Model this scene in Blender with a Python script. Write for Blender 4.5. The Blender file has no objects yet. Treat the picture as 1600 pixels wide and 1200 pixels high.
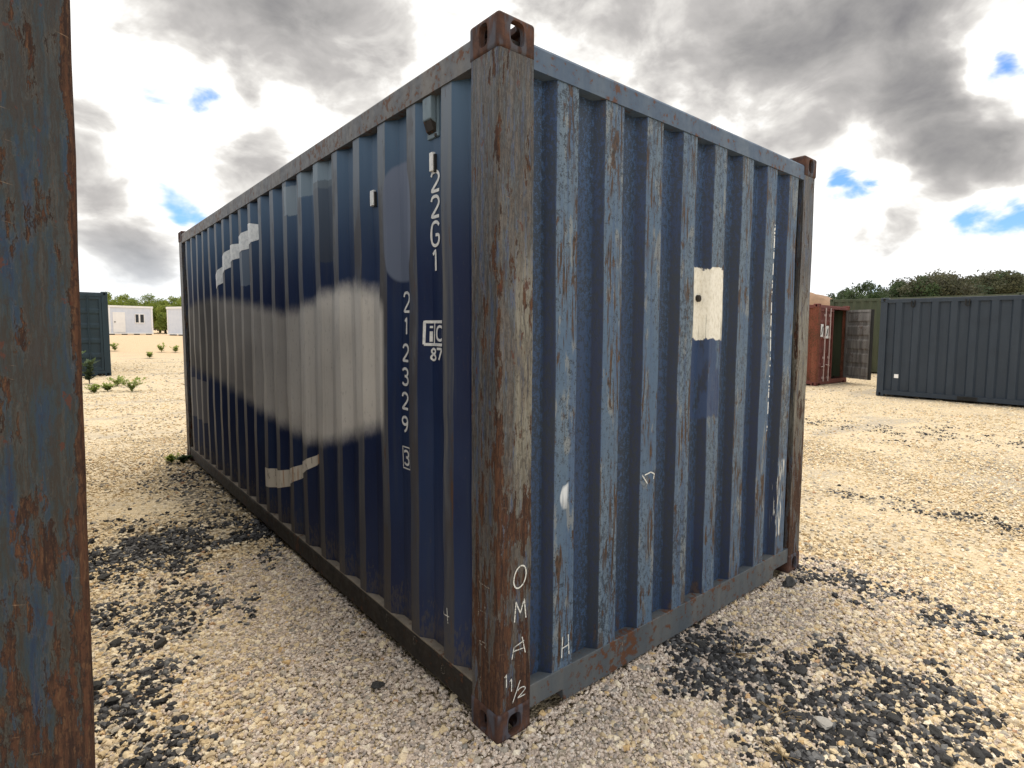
import bpy, bmesh, math, random
import numpy as np
from mathutils import Vector, Matrix, noise as mnoise
random.seed(7); rng = np.random.default_rng(11)
S = bpy.context.scene
COL = S.collection

# ------------------------------------------------------------------ camera
CAM = Vector((-1.1692, -1.5847, 1.5259)); YAW, PITCH, ROLL = 0.728832, -0.0776764, 0.0092152
FPX, PCX, PCY = 883.928, 860.217, 585.464            # photograph pixels (1600 x 1200)
_f = Vector((math.sin(YAW)*math.cos(PITCH), math.cos(YAW)*math.cos(PITCH), math.sin(PITCH)))
_r = Vector((math.cos(YAW), -math.sin(YAW), 0)); _u = _r.cross(_f)
_r, _u = math.cos(ROLL)*_r+math.sin(ROLL)*_u, -math.sin(ROLL)*_r+math.cos(ROLL)*_u
cd = bpy.data.cameras.new('camera'); cam = bpy.data.objects.new('camera', cd); COL.objects.link(cam)
cd.sensor_width = 36; cd.lens = FPX/1600*36; cd.shift_x = (800-PCX)/1600; cd.shift_y = -(600-PCY)/1600
cd.clip_start = 0.05; cd.clip_end = 3000
cam.matrix_world = Matrix(((_r.x, _u.x, -_f.x, CAM.x), (_r.y, _u.y, -_f.y, CAM.y), (_r.z, _u.z, -_f.z, CAM.z), (0, 0, 0, 1)))
S.camera = cam
def ray(x, y): return _r*((x-PCX)/FPX)+_u*((PCY-y)/FPX)+_f
def on_z(x, y, z=0): d = ray(x, y); return CAM+d*((z-CAM.z)/d.z)
def on_x(x, y, X): d = ray(x, y); return CAM+d*((X-CAM.x)/d.x)
def on_y(x, y, Y): d = ray(x, y); return CAM+d*((Y-CAM.y)/d.y)
def at_depth(x, y, t): return CAM+ray(x, y)*t

# ------------------------------------------------------------------ node helper
class G:
    def __init__(s, nt): s.t = nt; nt.nodes.clear()
    def put(s, sock, v):
        if isinstance(v, bpy.types.NodeSocket): s.t.links.new(v, sock)
        elif isinstance(v, (tuple, list)) and sock.type == 'RGBA' and len(v) == 3: sock.default_value = (*v, 1)
        else: sock.default_value = v
    def n(s, typ, ins=None, **props):
        nd = s.t.nodes.new(typ)
        for k, v in props.items(): setattr(nd, k, v)
        for k, v in (ins or {}).items(): s.put(nd.inputs[k], v)
        return nd
    def m(s, op, a, b=0.0, c=0.0, clamp=False):
        return s.n('ShaderNodeMath', {0: a, 1: b, 2: c}, operation=op, use_clamp=clamp).outputs[0]
    def v(s, op, a, b=(0, 0, 0)):
        nd = s.n('ShaderNodeVectorMath', {0: a, 1: b}, operation=op)
        return nd.outputs['Value'] if op in ('DOT_PRODUCT', 'LENGTH') else nd.outputs[0]
    def noise(s, vec, scale=1.0, detail=4.0, rough=0.55, dist=0.0, col=False):
        nd = s.n('ShaderNodeTexNoise', {'Vector': vec, 'Scale': scale, 'Detail': detail, 'Roughness': rough, 'Distortion': dist})
        return nd.outputs['Color'] if col else nd.outputs[0]
    def mul(s, vec, t): return s.v('MULTIPLY', vec, t)
    def add(s, vec, t): return s.v('ADD', vec, t)
    def mr(s, v, a, b, c=0.0, d=1.0, smooth=True):
        return s.n('ShaderNodeMapRange', {0: v, 1: a, 2: b, 3: c, 4: d}, interpolation_type='SMOOTHSTEP' if smooth else 'LINEAR').outputs[0]
    def ramp(s, fac, stops, interp='LINEAR'):
        nd = s.n('ShaderNodeValToRGB', {0: fac}); cr = nd.color_ramp; cr.interpolation = interp
        while len(cr.elements) < len(stops): cr.elements.new(0.5)
        for e, (p, c) in zip(cr.elements, stops): e.position = p; e.color = (*c, 1)
        return nd.outputs[0]
    def mix(s, fac, a, b, blend='MIX'):
        nd = s.n('ShaderNodeMix', data_type='RGBA', blend_type=blend)
        s.put(nd.inputs[0], fac); s.put(nd.inputs[6], a); s.put(nd.inputs[7], b); return nd.outputs[2]
    def sep(s, vec): nd = s.n('ShaderNodeSeparateXYZ', {0: vec}); return nd.outputs[0], nd.outputs[1], nd.outputs[2]
    def comb(s, x, y, z): return s.n('ShaderNodeCombineXYZ', {0: x, 1: y, 2: z}).outputs[0]
    def obj(s): return s.n('ShaderNodeTexCoord').outputs['Object']
    def attr(s, name, typ='GEOMETRY'): return s.n('ShaderNodeAttribute', attribute_name=name, attribute_type=typ).outputs['Fac']
    def box(s, u, v, u0, u1, v0, v1, soft=0.006):
        a = s.m('MULTIPLY', s.mr(u, u0-soft, u0+soft), s.mr(u, u1+soft, u1-soft))
        b = s.m('MULTIPLY', s.mr(v, v0-soft, v0+soft), s.mr(v, v1+soft, v1-soft))
        return s.m('MULTIPLY', a, b)
    def out(s, col, rough=0.6, metal=0.0, bump=None, bstr=0.3, bdist=0.01, spec=0.4):
        b = s.n('ShaderNodeBsdfPrincipled', {'Base Color': col, 'Roughness': rough, 'Metallic': metal, 'Specular IOR Level': spec})
        if bump is not None:
            s.put(b.inputs['Normal'], s.n('ShaderNodeBump', {'Height': bump, 'Strength': bstr, 'Distance': bdist}).outputs[0])
        s.n('ShaderNodeOutputMaterial', {0: b.outputs[0]}); return b
def newmat(name):
    m = bpy.data.materials.new(name); m.use_nodes = True; return m, G(m.node_tree)

# ------------------------------------------------------------------ world, sun, exposure
SUN_EL, SUN_AZ = math.radians(73), math.radians(32)      # azimuth from +Y towards +X
W = bpy.data.worlds.new('World'); S.world = W; W.use_nodes = True
g = G(W.node_tree)
sky = g.n('ShaderNodeTexSky', sky_type='NISHITA', sun_disc=False, sun_elevation=SUN_EL, sun_rotation=SUN_AZ, air_density=1.1, dust_density=0.6).outputs[0]
D = g.v('NORMALIZE', g.n('ShaderNodeTexCoord').outputs['Generated'])
dx, dy, dz = g.sep(D)
den = g.m('ADD', g.m('MAXIMUM', dz, 0.0), 0.16)
P = g.comb(g.m('DIVIDE', dx, den), g.m('DIVIDE', dy, den), 3.7)
warp = g.v('SUBTRACT', g.noise(g.mul(D, (4.2, 4.2, 6.5)), 1.0, 4, 0.6, col=True), (0.5, 0.5, 0.5))
Dw = g.v('NORMALIZE', g.add(D, g.mul(warp, (0.2, 0.2, 0.16))))
n1 = g.noise(g.add(g.mul(D, (2.6, 2.6, 4.6)), (2.3, 0.4, 0)), 1.0, 5, 0.55, 0.3)
n2 = g.noise(g.add(g.mul(D, (9, 9, 15)), (7.1, 3.2, 5)), 1.0, 5, 0.58, 0.3)
f = g.m('ADD', g.m('MULTIPLY', g.m('SUBTRACT', n1, 0.5), 0.75), g.m('MULTIPLY', g.m('SUBTRACT', n2, 0.5), 0.42))
f = g.m('ADD', f, 0.25)
for px, py, r, a in ((230, 5, 120, .28), (400, 35, 120, .32), (540, 30, 120, .32), (920, 10, 90, .26), (1060, 60, 110, .34), (1200, 110, 110, .36), (1330, 70, 130, .4), (1450, 30, 80, .3), 
                     (1510, 200, 62, .42), (1440, 238, 38, .3), (1540, 285, 55, .32), (165, 210, 70, .42), (390, 240, 58, .44), (1385, 365, 55, .34), (1320, 385, 40, .25), (190, 365, 50, .3), (160, 430, 50, .25), (240, 425, 50, .2),
                     (1362, 283, 42, -.42), (1520, 335, 26, -.30), (1592, 350, 26, -.32), (1465, 352, 26, -.26), (1592, 80, 36, -.5), (1548, 125, 18, -.36), (345, 170, 26, -.3), (255, 310, 30, -.3), 
                     (790, 150, 160, -.1), (180, 130, 60, -.3), (290, 160, 70, -.3), (240, 270, 60, -.25), (480, 200, 60, -.15), (1400, 450, 60, -.05), (600, 200, 90, -.1)):
    c = ray(px, py).normalized(); t = r/FPX/1.05
    dd = g.v('DOT_PRODUCT', Dw, tuple(c))
    f = g.m('MULTIPLY_ADD', g.m('POWER', dd, 1/(0.75*t)**2), a, f)
cover = g.mr(g.m('ADD', f, g.m('MULTIPLY', g.m('SUBTRACT', n2, 0.5), 0.55)), -0.08, 0.13)
ccol = g.ramp(g.m('DIVIDE', g.m('ADD', f, g.m('MULTIPLY', g.m('SUBTRACT', n2, 0.5), 0.5)), 1.25), [(0.0, (10.4, 10.6, 10.8)), (0.22, (12.5, 12.4, 12.2)), (0.335, (10.6, 10.4, 10.0)), (0.41, (7.6, 7.35, 7.0)), (0.52, (5.2, 5.0, 4.85)), (0.70, (3.5, 3.4, 3.35)), (0.88, (2.2, 2.15, 2.25))])
nrm = g.v('MULTIPLY', sky, (0.8, 1.15, 1.6))
colr = g.mix(cover, nrm, ccol)
haze_f = g.mr(dz, 0.16, 0.0)
colr = g.mix(g.m('MULTIPLY', haze_f, 0.5), colr, (6.9, 7.8, 8.9))
bg = g.n('ShaderNodeBackground', {0: colr, 1: 0.1})
g.n('ShaderNodeOutputWorld', {0: bg.outputs[0]})
sd = bpy.data.lights.new('sun', 'SUN'); sd.energy = 2.9; sd.angle = math.radians(22); sd.color = (1, 0.90, 0.74)
so = bpy.data.objects.new('sun', sd); COL.objects.link(so)
sdir = Vector((math.sin(SUN_AZ)*math.cos(SUN_EL), math.cos(SUN_AZ)*math.cos(SUN_EL), math.sin(SUN_EL)))
so.rotation_euler = sdir.to_track_quat('Z', 'Y').to_euler(); so.location = (0, 0, 30)
vs = S.view_settings; vs.view_transform = 'Standard'; vs.look = 'None'; vs.exposure = 0.15; vs.gamma = 1; vs.use_curve_mapping = False
S.render.engine = 'CYCLES'

# ------------------------------------------------------------------ object helpers
def tag(o, label=None, cat=None, group=None, kind=None):
    for k, v in (('label', label), ('category', cat), ('group', group), ('kind', kind)):
        if v: o[k] = v
    return o
def empty(name, loc=(0, 0, 0), rz=0):
    o = bpy.data.objects.new(name, None); COL.objects.link(o); o.location = loc; o.rotation_euler = (0, 0, rz); o.empty_display_size = 0.2; return o
def link(name, me, mat=None, parent=None, loc=(0, 0, 0)):
    o = bpy.data.objects.new(name, me); COL.objects.link(o); o.location = loc; o.parent = parent
    if mat and not me.materials: me.materials.append(mat)
    return o
def mesh(name, vs_, fs, mat=None, parent=None, loc=(0, 0, 0), smooth=False):
    me = bpy.data.meshes.new(name); me.from_pydata([tuple(v) for v in vs_], [], fs); me.update()
    if smooth: me.polygons.foreach_set('use_smooth', [True]*len(me.polygons))
    return link(name, me, mat, parent, loc)
class MB:
    def __init__(s): s.v = []; s.f = []
    def box(s, a, b):
        i = len(s.v); (x0, y0, z0), (x1, y1, z1) = a, b
        x0, x1 = min(x0, x1), max(x0, x1); y0, y1 = min(y0, y1), max(y0, y1); z0, z1 = min(z0, z1), max(z0, z1)
        s.v += [(x0, y0, z0), (x1, y0, z0), (x1, y1, z0), (x0, y1, z0), (x0, y0, z1), (x1, y0, z1), (x1, y1, z1), (x0, y1, z1)]
        s.f += [[i+k for k in q] for q in ((0, 3, 2, 1), (4, 5, 6, 7), (0, 1, 5, 4), (1, 2, 6, 5), (2, 3, 7, 6), (3, 0, 4, 7))]; return s
    def prism(s, poly, axis, a, b):
        """poly: 2D points; axis 'x' (poly=y,z), 'y' (poly=x,z) or 'z' (poly=x,y)"""
        def P3(p, t): return {'x': (t, p[0], p[1]), 'y': (p[0], t, p[1]), 'z': (p[0], p[1], t)}[axis]
        i = len(s.v); n = len(poly)
        s.v += [P3(p, a) for p in poly]+[P3(p, b) for p in poly]
        s.f += [[i+k, i+(k+1) % n, i+n+(k+1) % n, i+n+k] for k in range(n)]+[[i+k for k in range(n)][::-1], [i+n+k for k in range(n)]]; return s
    def tube(s, pts, r, n=8):
        i = len(s.v); pts = [Vector(p) for p in pts]; rs = r if isinstance(r, (list, tuple)) else [r]*len(pts)
        for k, p in enumerate(pts):
            t = (pts[min(k+1, len(pts)-1)]-pts[max(k-1, 0)]).normalized()
            a = t.cross(Vector((0.31, 0.17, 1)) if abs(t.z) < 0.9 else Vector((1, 0.2, 0))).normalized(); b = t.cross(a)
            for q in range(n):
                an = 2*math.pi*q/n; s.v.append(tuple(p+(a*math.cos(an)+b*math.sin(an))*rs[k]))
        for k in range(len(pts)-1):
            for q in range(n): s.f.append([i+k*n+q, i+k*n+(q+1) % n, i+(k+1)*n+(q+1) % n, i+(k+1)*n+q])
        s.f += [[i+q for q in range(n)][::-1], [i+(len(pts)-1)*n+q for q in range(n)]]; return s
    def build(s, name, mat, parent=None, loc=(0, 0, 0), bevel=0.0, smooth=False):
        me = bpy.data.meshes.new(name); me.from_pydata(s.v, [], s.f)
        bm = bmesh.new(); bm.from_mesh(me); bmesh.ops.recalc_face_normals(bm, faces=bm.faces)
        if bevel: bmesh.ops.bevel(bm, geom=list(bm.edges), offset=bevel, segments=2, affect='EDGES', profile=0.5, clamp_overlap=True)
        bm.to_mesh(me); bm.free()
        if smooth: me.polygons.foreach_set('use_smooth', [True]*len(me.polygons))
        return link(name, me, mat, parent, loc)

# ------------------------------------------------------------------ materials
def paint_mat(name, base, var, rust=0.25, rough=0.55, streak=1.0, spec=0.35):
    """plain container paint with streaks, grime and rust spots"""
    m, g = newmat(name); o = g.obj()
    a = g.noise(g.mul(o, (9, 9, 0.9)), 1, 5, 0.6); b = g.noise(o, 2.2, 5, 0.6); c = g.noise(o, 26, 4, 0.7)
    col = g.mix(g.mr(a, 0.35, 0.7), base, var)
    col = g.mix(g.m('MULTIPLY', g.mr(b, 0.45, 0.75), 0.35*streak), col, tuple(0.55*x for x in base))
    rm = g.m('MULTIPLY', g.mr(g.m('ADD', c, g.m('MULTIPLY', b, 0.6)), 0.98-0.25*rust, 1.06-0.25*rust), min(1, rust*2.5))
    col = g.mix(rm, col, g.mix(c, (0.045, 0.02, 0.012), (0.13, 0.055, 0.026)))
    g.out(col, g.mr(c, 0.3, 0.7, rough-0.08, rough+0.15), bump=g.m('ADD', b, g.m('MULTIPLY', c, 0.25)), bstr=0.25, bdist=0.006, spec=spec); return m

def post_mat(name, dark=False):
    m, g = newmat(name); o = g.obj(); x, y, z = g.sep(o)
    ow = g.add(o, g.mul(g.v('SUBTRACT', g.noise(o, 18, 4, 0.65, col=True), (.5, .5, .5)), (0.012, 0.012, 0.05)))
    s1 = g.noise(g.mul(ow, (85, 85, 5)), 1, 5, 0.7); s2 = g.noise(g.mul(ow, (34, 34, 3.2)), 1, 6, 0.7)
    s3 = g.noise(g.mul(ow, (210, 210, 24)), 1, 4, 0.7); bl = g.noise(g.mul(ow, (17, 17, 3.2)), 1, 7, 0.74); bl2 = g.noise(g.mul(ow, (48, 48, 9)), 1, 6, 0.72)
    ch = g.noise(g.mul(o, (75, 75, 48)), 1, 4, 0.7)
    if dark:
        paint = g.ramp(s2, [(0.30, (0.008, 0.020, 0.058)), (0.42, (0.016, 0.036, 0.066)), (0.50, (0.024, 0.036, 0.043)), (0.56, (0.030, 0.024, 0.020)), (0.62, (0.034, 0.043, 0.047)), (0.7, (0.05, 0.035, 0.026))])
    else:
        paint = g.ramp(s2, [(0.28, (0.022, 0.040, 0.10)), (0.38, (0.065, 0.075, 0.095)), (0.44, (0.10, 0.088, 0.078)), (0.49, (0.04, 0.038, 0.04)), (0.54, (0.08, 0.092, 0.10)), (0.60, (0.035, 0.06, 0.13)), (0.66, (0.115, 0.10, 0.085)), (0.74, (0.18, 0.17, 0.15))])
        cr_ = g.m('MULTIPLY', g.m('MULTIPLY', g.mr(z, 0.55, 1.2), g.mr(z, 1.95, 1.6)), g.m('MULTIPLY', g.mr(x, 0.07, 0.09), g.mr(s2, 0.40, 0.52)))
        paint = g.mix(g.m('MULTIPLY', cr_, 0.6), paint, (0.27, 0.255, 0.20))
    paint = g.mix(g.m('MULTIPLY', g.mr(s1, 0.53, 0.62), 0.7), paint, (0.034, 0.030, 0.030))
    paint = g.mix(g.m('MULTIPLY', g.mr(s1, 0.44, 0.38), 0.25 if dark else 0.5), paint, (0.08, 0.075, 0.07) if dark else (0.145, 0.13, 0.115))
    paint = g.mix(g.m('MULTIPLY', g.mr(s3, 0.54, 0.63), 0.55), paint, (0.020, 0.018, 0.018)); paint = g.mix(g.m('MULTIPLY', g.mr(ch, 0.56, 0.62), 0.5), paint, (0.028, 0.022, 0.02))
    low = g.mr(z, 1.5, 0.2, 0.0, 0.13)
    both = g.m('MAXIMUM', x, y) if not dark else g.m('ABSOLUTE', g.m('SUBTRACT', x, 2.434))
    arris = g.mr(both, 0.05 if not dark else 0.026, 0.0, 0.0, 0.11 if not dark else 0.2)
    rf = g.m('ADD', g.m('ADD', bl, g.m('MULTIPLY', bl2, 0.45)), g.m('ADD', low, g.m('ADD', arris, 0.0 if dark else -0.005)))
    rust = g.mix(g.mr(s1, 0.35, 0.65), (0.022, 0.012, 0.010), (0.085, 0.038, 0.021)); rust = g.mix(g.m('MULTIPLY', g.mr(s3, 0.5, 0.66), 0.6), rust, (0.135, 0.075, 0.04)); rust = g.mix(g.m('MULTIPLY', g.mr(ch, 0.52, 0.62), 0.75), rust, (0.026, 0.013, 0.011))
    rmask = g.mr(rf, 0.79, 0.83); rim = g.m('SUBTRACT', g.mr(rf, 0.755, 0.78), rmask, clamp=True)
    col = g.mix(g.m('MULTIPLY', rim, 0.12 if dark else 0.25), paint, (0.17, 0.145, 0.115)); col = g.mix(rmask, col, rust)
    pits = g.mr(g.noise(g.mul(ow, (34, 34, 15)), 1, 4, 0.65), 0.63, 0.665); col = g.mix(g.m('MULTIPLY', pits, 0.85), col, (0.07, 0.024, 0.015))
    sc = g.noise(g.mul(g.add(o, g.mul(g.comb(z, z, x), (0.0, 0.0, 0.25))), (11, 11, 170)), 1, 2, 0.5); scm = g.m('MULTIPLY', g.mr(sc, 0.70, 0.735), g.mr(bl, 0.45, 0.58))
    col = g.mix(g.m('MULTIPLY', scm, 0.6), col, (0.26, 0.18, 0.12))
    h = g.m('ADD', g.m('MULTIPLY', rmask, -0.7), g.m('ADD', g.m('MULTIPLY', s1, 0.5), g.m('ADD', g.m('MULTIPLY', s3, 0.25), g.m('MULTIPLY', ch, 0.4))))
    g.out(col, g.mr(rmask, 0, 1, 0.5, 0.85), bump=h, bstr=0.7, bdist=0.004, spec=0.3); return m

def casting_mat(name):
    m, g = newmat(name); o = g.obj()
    a = g.noise(o, 16, 6, 0.65); b = g.noise(o, 70, 4, 0.7); c = g.noise(g.mul(o, (30, 30, 6)), 1, 4)
    col = g.mix(g.mr(a, 0.35, 0.68), (0.04, 0.022, 0.019), (0.10, 0.048, 0.032))
    col = g.mix(g.m('MULTIPLY', g.mr(c, 0.48, 0.62), 0.8), col, (0.075, 0.08, 0.10))
    col = g.mix(g.m('MULTIPLY', g.mr(b, 0.6, 0.72), 0.5), col, (0.20, 0.125, 0.08))
    g.out(col, 0.8, bump=g.m('ADD', a, g.m('MULTIPLY', b, 0.4)), bstr=0.5, bdist=0.005, spec=0.25); return m

def end_mat():
    m, g = newmat('weathered_blue_end_paint'); o = g.obj(); x, y, z = g.sep(o); out = g.mr(g.attr('outer'), 0.82, 0.97)
    big = g.noise(g.mul(o, (3, 3, 1.1)), 1, 4, 0.6); fine = g.noise(o, 170, 3, 0.7); fine2 = g.noise(g.mul(o, (70, 70, 38)), 1, 4, 0.7)
    st = g.noise(g.mul(o, (50, 50, 1.6)), 1, 5, 0.6); blot = g.noise(g.mul(o, (16, 16, 4.5)), 1, 5, 0.6)
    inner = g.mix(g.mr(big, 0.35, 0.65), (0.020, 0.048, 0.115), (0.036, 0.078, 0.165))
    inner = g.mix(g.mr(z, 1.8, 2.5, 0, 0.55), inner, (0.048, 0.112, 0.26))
    av = g.attr('outer'); slp = g.m('MULTIPLY', g.mr(av, 0.03, 0.12), g.mr(av, 0.92, 0.8)); inner = g.mix(g.m('MULTIPLY', slp, 0.88), inner, g.mix(g.mr(z, 1.6, 2.5), (0.006, 0.015, 0.05), (0.016, 0.042, 0.12)))  # slopes deep navy: less faded paint plus their weaker light painted in
    outer = g.mix(g.mr(big, 0.35, 0.66), (0.060, 0.110, 0.185), (0.112, 0.162, 0.218))
    outer = g.mix(g.mr(st, 0.45, 0.7), outer, (0.052, 0.096, 0.18))
    col = g.mix(out, inner, outer)
    # peeled grey-green primer and pale streaks on the ridges
    col = g.mix(g.m('MULTIPLY', g.m('MULTIPLY', g.mr(blot, 0.55, 0.62), out), 0.6), col, (0.215, 0.225, 0.215))
    # mould speckle, denser in the middle height
    dn = g.m('ADD', g.m('MULTIPLY', big, 0.28), g.m('MULTIPLY', out, -0.055))
    sp = g.mr(g.m('ADD', g.m('ADD', g.m('MULTIPLY', fine, 0.45), g.m('MULTIPLY', fine2, 0.55)), dn), 0.597, 0.67)
    col = g.mix(g.m('MULTIPLY', sp, 0.85), col, (0.014, 0.022, 0.034))
    # rust scars on ridges
    sc = g.noise(g.mul(o, (75, 75, 4.5)), 1, 4, 0.6, 0.3); area = g.noise(g.mul(o, (7, 7, 1.6)), 1, 3, 0.65)
    rm = g.m('MULTIPLY', g.m('MULTIPLY', g.mr(sc, 0.51, 0.57), g.mr(area, 0.46, 0.56)), out)
    rm2 = g.m('MULTIPLY', g.mr(g.m('ADD', g.noise(g.mul(o, (22, 22, 6)), 1, 5, 0.68), g.m('MULTIPLY', st, 0.12)), 0.645, 0.68), out)
    lowr = g.m('MULTIPLY', g.mr(g.m('ADD', blot, g.mr(z, 0.42, 0.18, 0, 0.16)), 0.69, 0.78), 0.7)
    col = g.mix(g.m('MAXIMUM', g.m('MAXIMUM', rm, rm2), lowr), col, g.mix(g.mr(fine2, .35, .65), (0.018, 0.012, 0.011), (0.075, 0.042, 0.026)))
    # cream repair patch with a repainted blue field under it
    j = g.m('MULTIPLY', g.m('SUBTRACT', g.noise(o, 22, 4, 0.6), 0.5), 0.07); zj = g.m('ADD', z, j); xj = g.m('ADD', x, g.m('MULTIPLY', j, 0.5))
    pb = g.m('MULTIPLY', g.box(xj, zj, 1.235, 1.475, 1.09, 1.50, 0.012), g.mr(blot, 0.36, 0.46))
    col = g.mix(g.m('MULTIPLY', pb, 0.85), col, (0.018, 0.045, 0.12))
    pc = g.box(xj, zj, 1.183, 1.506, 1.49, 1.845, 0.004)
    cream = g.mix(g.mr(fine2, 0.4, 0.75), (0.78, 0.76, 0.68), (0.58, 0.55, 0.46)); cream = g.mix(g.mr(st, 0.6, 0.66), cream, (0.19, 0.19, 0.16))
    col = g.mix(pc, col, cream)
    # thin white paint rubbed along one ridge edge
    we = g.m('MULTIPLY', g.box(x, z, 1.952, 1.966, 0.95, 2.15, 0.003), g.mr(g.noise(g.mul(o, (9, 9, 30)), 1, 3), 0.47, 0.5))
    col = g.mix(we, col, (0.75, 0.76, 0.74))
    we2 = g.m('MULTIPLY', g.box(x, z, 2.10, 2.19, 0.28, 0.75, 0.012), g.mr(sc, 0.53, 0.57)); col = g.mix(we2, col, (0.62, 0.62, 0.58))
    wq = g.v('LENGTH', g.comb(g.m('DIVIDE', g.m('SUBTRACT', x, 0.343), 0.035), g.m('DIVIDE', g.m('SUBTRACT', g.m('ADD', z, j), 0.87), 0.062), 0.0)); wr = g.m('MULTIPLY', g.m('MULTIPLY', g.mr(wq, 1.0, 0.75), g.mr(st, 0.62, 0.45)), g.mr(z, 0.80, 0.88, 0.25, 0.95)); col = g.mix(wr, col, (0.62, 0.66, 0.70))
    h = g.m('ADD', g.m('MULTIPLY', big, 0.6), g.m('ADD', g.m('MULTIPLY', sp, -0.25), g.m('MULTIPLY', rm, -0.5)))
    g.out(col, g.mr(out, 0, 1, 0.5, 0.58), bump=h, bstr=0.3, bdist=0.006, spec=0.4); return m

def side_mat(patch=True):
    m, g = newmat('deep_blue_side_paint'); o = g.obj(); x, y, z = g.sep(o); out = g.mr(g.attr('outer'), 0.82, 0.97)
    big = g.noise(g.mul(o, (2.2, 2.2, 0.9)), 1, 4, 0.6); st = g.noise(g.mul(o, (34, 34, 1.3)), 1, 5, 0.62); fine = g.noise(g.mul(o, (80, 80, 25)), 1, 4, 0.7)
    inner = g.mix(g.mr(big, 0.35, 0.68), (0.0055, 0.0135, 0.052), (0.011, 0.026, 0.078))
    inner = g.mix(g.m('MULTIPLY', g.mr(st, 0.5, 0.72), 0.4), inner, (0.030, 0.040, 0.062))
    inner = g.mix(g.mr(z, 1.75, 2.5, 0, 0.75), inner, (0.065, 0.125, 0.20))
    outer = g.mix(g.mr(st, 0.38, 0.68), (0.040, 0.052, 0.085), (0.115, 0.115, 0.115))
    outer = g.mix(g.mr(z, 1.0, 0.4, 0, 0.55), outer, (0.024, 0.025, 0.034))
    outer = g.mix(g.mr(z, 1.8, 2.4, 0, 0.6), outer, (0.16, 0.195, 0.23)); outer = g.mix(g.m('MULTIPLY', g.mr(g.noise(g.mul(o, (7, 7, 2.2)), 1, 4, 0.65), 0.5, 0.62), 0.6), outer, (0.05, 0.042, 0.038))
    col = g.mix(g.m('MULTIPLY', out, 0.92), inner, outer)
    scr = g.mr(g.noise(g.mul(o, (60, 60, 9)), 1, 4, 0.62), 0.64, 0.68)
    col = g.mix(g.m('MULTIPLY', scr, g.m('MULTIPLY_ADD', out, 0.6, 0.15)), col, (0.05, 0.032, 0.024))
    rst = g.m('MULTIPLY', g.mr(g.noise(g.mul(o, (14, 14, 2.5)), 1, 5, 0.62), 0.63, 0.68), out); col = g.mix(g.m('MULTIPLY', rst, 0.7), col, (0.085, 0.042, 0.022))
    dirt = g.m('MULTIPLY', g.mr(g.m('ADD', fine, g.mr(z, 0.45, 0.16, 0, 0.25)), 0.62, 0.78), 0.6); col = g.mix(dirt, col, (0.07, 0.06, 0.05))
    if patch:
        j = g.m('MULTIPLY', g.m('SUBTRACT', g.noise(o, 14, 4, 0.6), 0.5), 0.05); yj = g.m('ADD', y, j); zj = g.m('ADD', z, j)
        def both(*a): return g.box(yj, zj, *a, 0.005)
        for a, c, k in (((1.60, 2.05, 2.31, 2.46), (0.16, 0.215, 0.26), .85), ((2.08, 2.32, 2.24, 2.42), (0.20, 0.25, 0.29), .85), ((3.28, 3.56, 1.86, 2.17), (0.125, 0.16, 0.21), .85),
                        ((4.9, 5.85, 0.55, 0.98), (0.13, 0.13, 0.14), .8), ((1.60, 1.88, 1.9, 2.35), (0.045, 0.055, 0.07), .6)):
            col = g.mix(g.m('MULTIPLY', both(*a), k), col, c)
        # big soft field and small grey-blue one by the code stand for blurred lettering
        def curve(pts):
            P_ = sorted((on_x(a, b, 0.03).y, on_x(a, b, 0.03).z) for a, b in pts)
            return g.m('MULTIPLY', g.ramp(g.m('DIVIDE', y, 7.0), [(min(1, max(0, a/7)), (b/3,)*3) for a, b in P_]), 3.0)
        topz = curve(((283, 492), (305, 470), (335, 462), (390, 470), (440, 484), (470, 476), (500, 454), (550, 438), (585, 446), (600, 470)))
        botz = curve(((287, 572), (320, 588), (350, 602), (400, 640), (450, 675), (485, 696), (520, 696), (560, 684), (597, 672)))
        wz = g.m('ADD', z, g.m('MULTIPLY', g.m('SUBTRACT', g.noise(g.mul(o, (16, 16, 9)), 1, 5, 0.7), 0.5), 0.08))
        fm = g.m('MULTIPLY', g.m('MULTIPLY', g.mr(g.m('SUBTRACT', topz, wz), -0.03, 0.08), g.mr(g.m('SUBTRACT', wz, botz), -0.03, 0.09)), g.mr(y, 0.90, 0.935))
        tone = g.noise(g.mul(o, (1, 1.1, 1.6)), 1, 2, 0.5)
        fc = g.ramp(g.m('ADD', g.m('MULTIPLY', tone, 0.5), g.mr(y, 0.9, 5.0, 0.55, 0.0, False)), [(0.18, (0.085, 0.082, 0.08)), (0.48, (0.27, 0.257, 0.24)), (0.8, (0.62, 0.60, 0.56))])
        fc = g.mix(g.m('MULTIPLY', g.mr(st, 0.52, 0.72), 0.25), fc, (0.22, 0.19, 0.16)); fc = g.mix(g.m('MULTIPLY', g.mr(fine, 0.58, 0.68), 0.35), fc, (0.13, 0.13, 0.14))
        col = g.mix(g.m('MULTIPLY', fm, 0.97), col, fc)
        q = g.comb(g.m('DIVIDE', g.m('SUBTRACT', y, 0.775), 0.135), 0.0, g.m('DIVIDE', g.m('SUBTRACT', z, 2.0), 0.27))
        qx, qy, qz = g.sep(q); ql = g.m('POWER', g.m('ADD', g.m('POWER', g.m('ABSOLUTE', qx), 3.0), g.m('POWER', g.m('ABSOLUTE', qz), 3.0)), 0.333)
        col = g.mix(g.mr(ql, 1.0, 0.93), col, (0.105, 0.13, 0.19))
    h = g.m('ADD', g.m('MULTIPLY', big, 0.7), g.m('MULTIPLY', fine, 0.15))
    g.out(col, g.mr(st, 0.3, 0.7, 0.52, 0.68), bump=h, bstr=0.25, bdist=0.006, spec=0.35); return m

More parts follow.
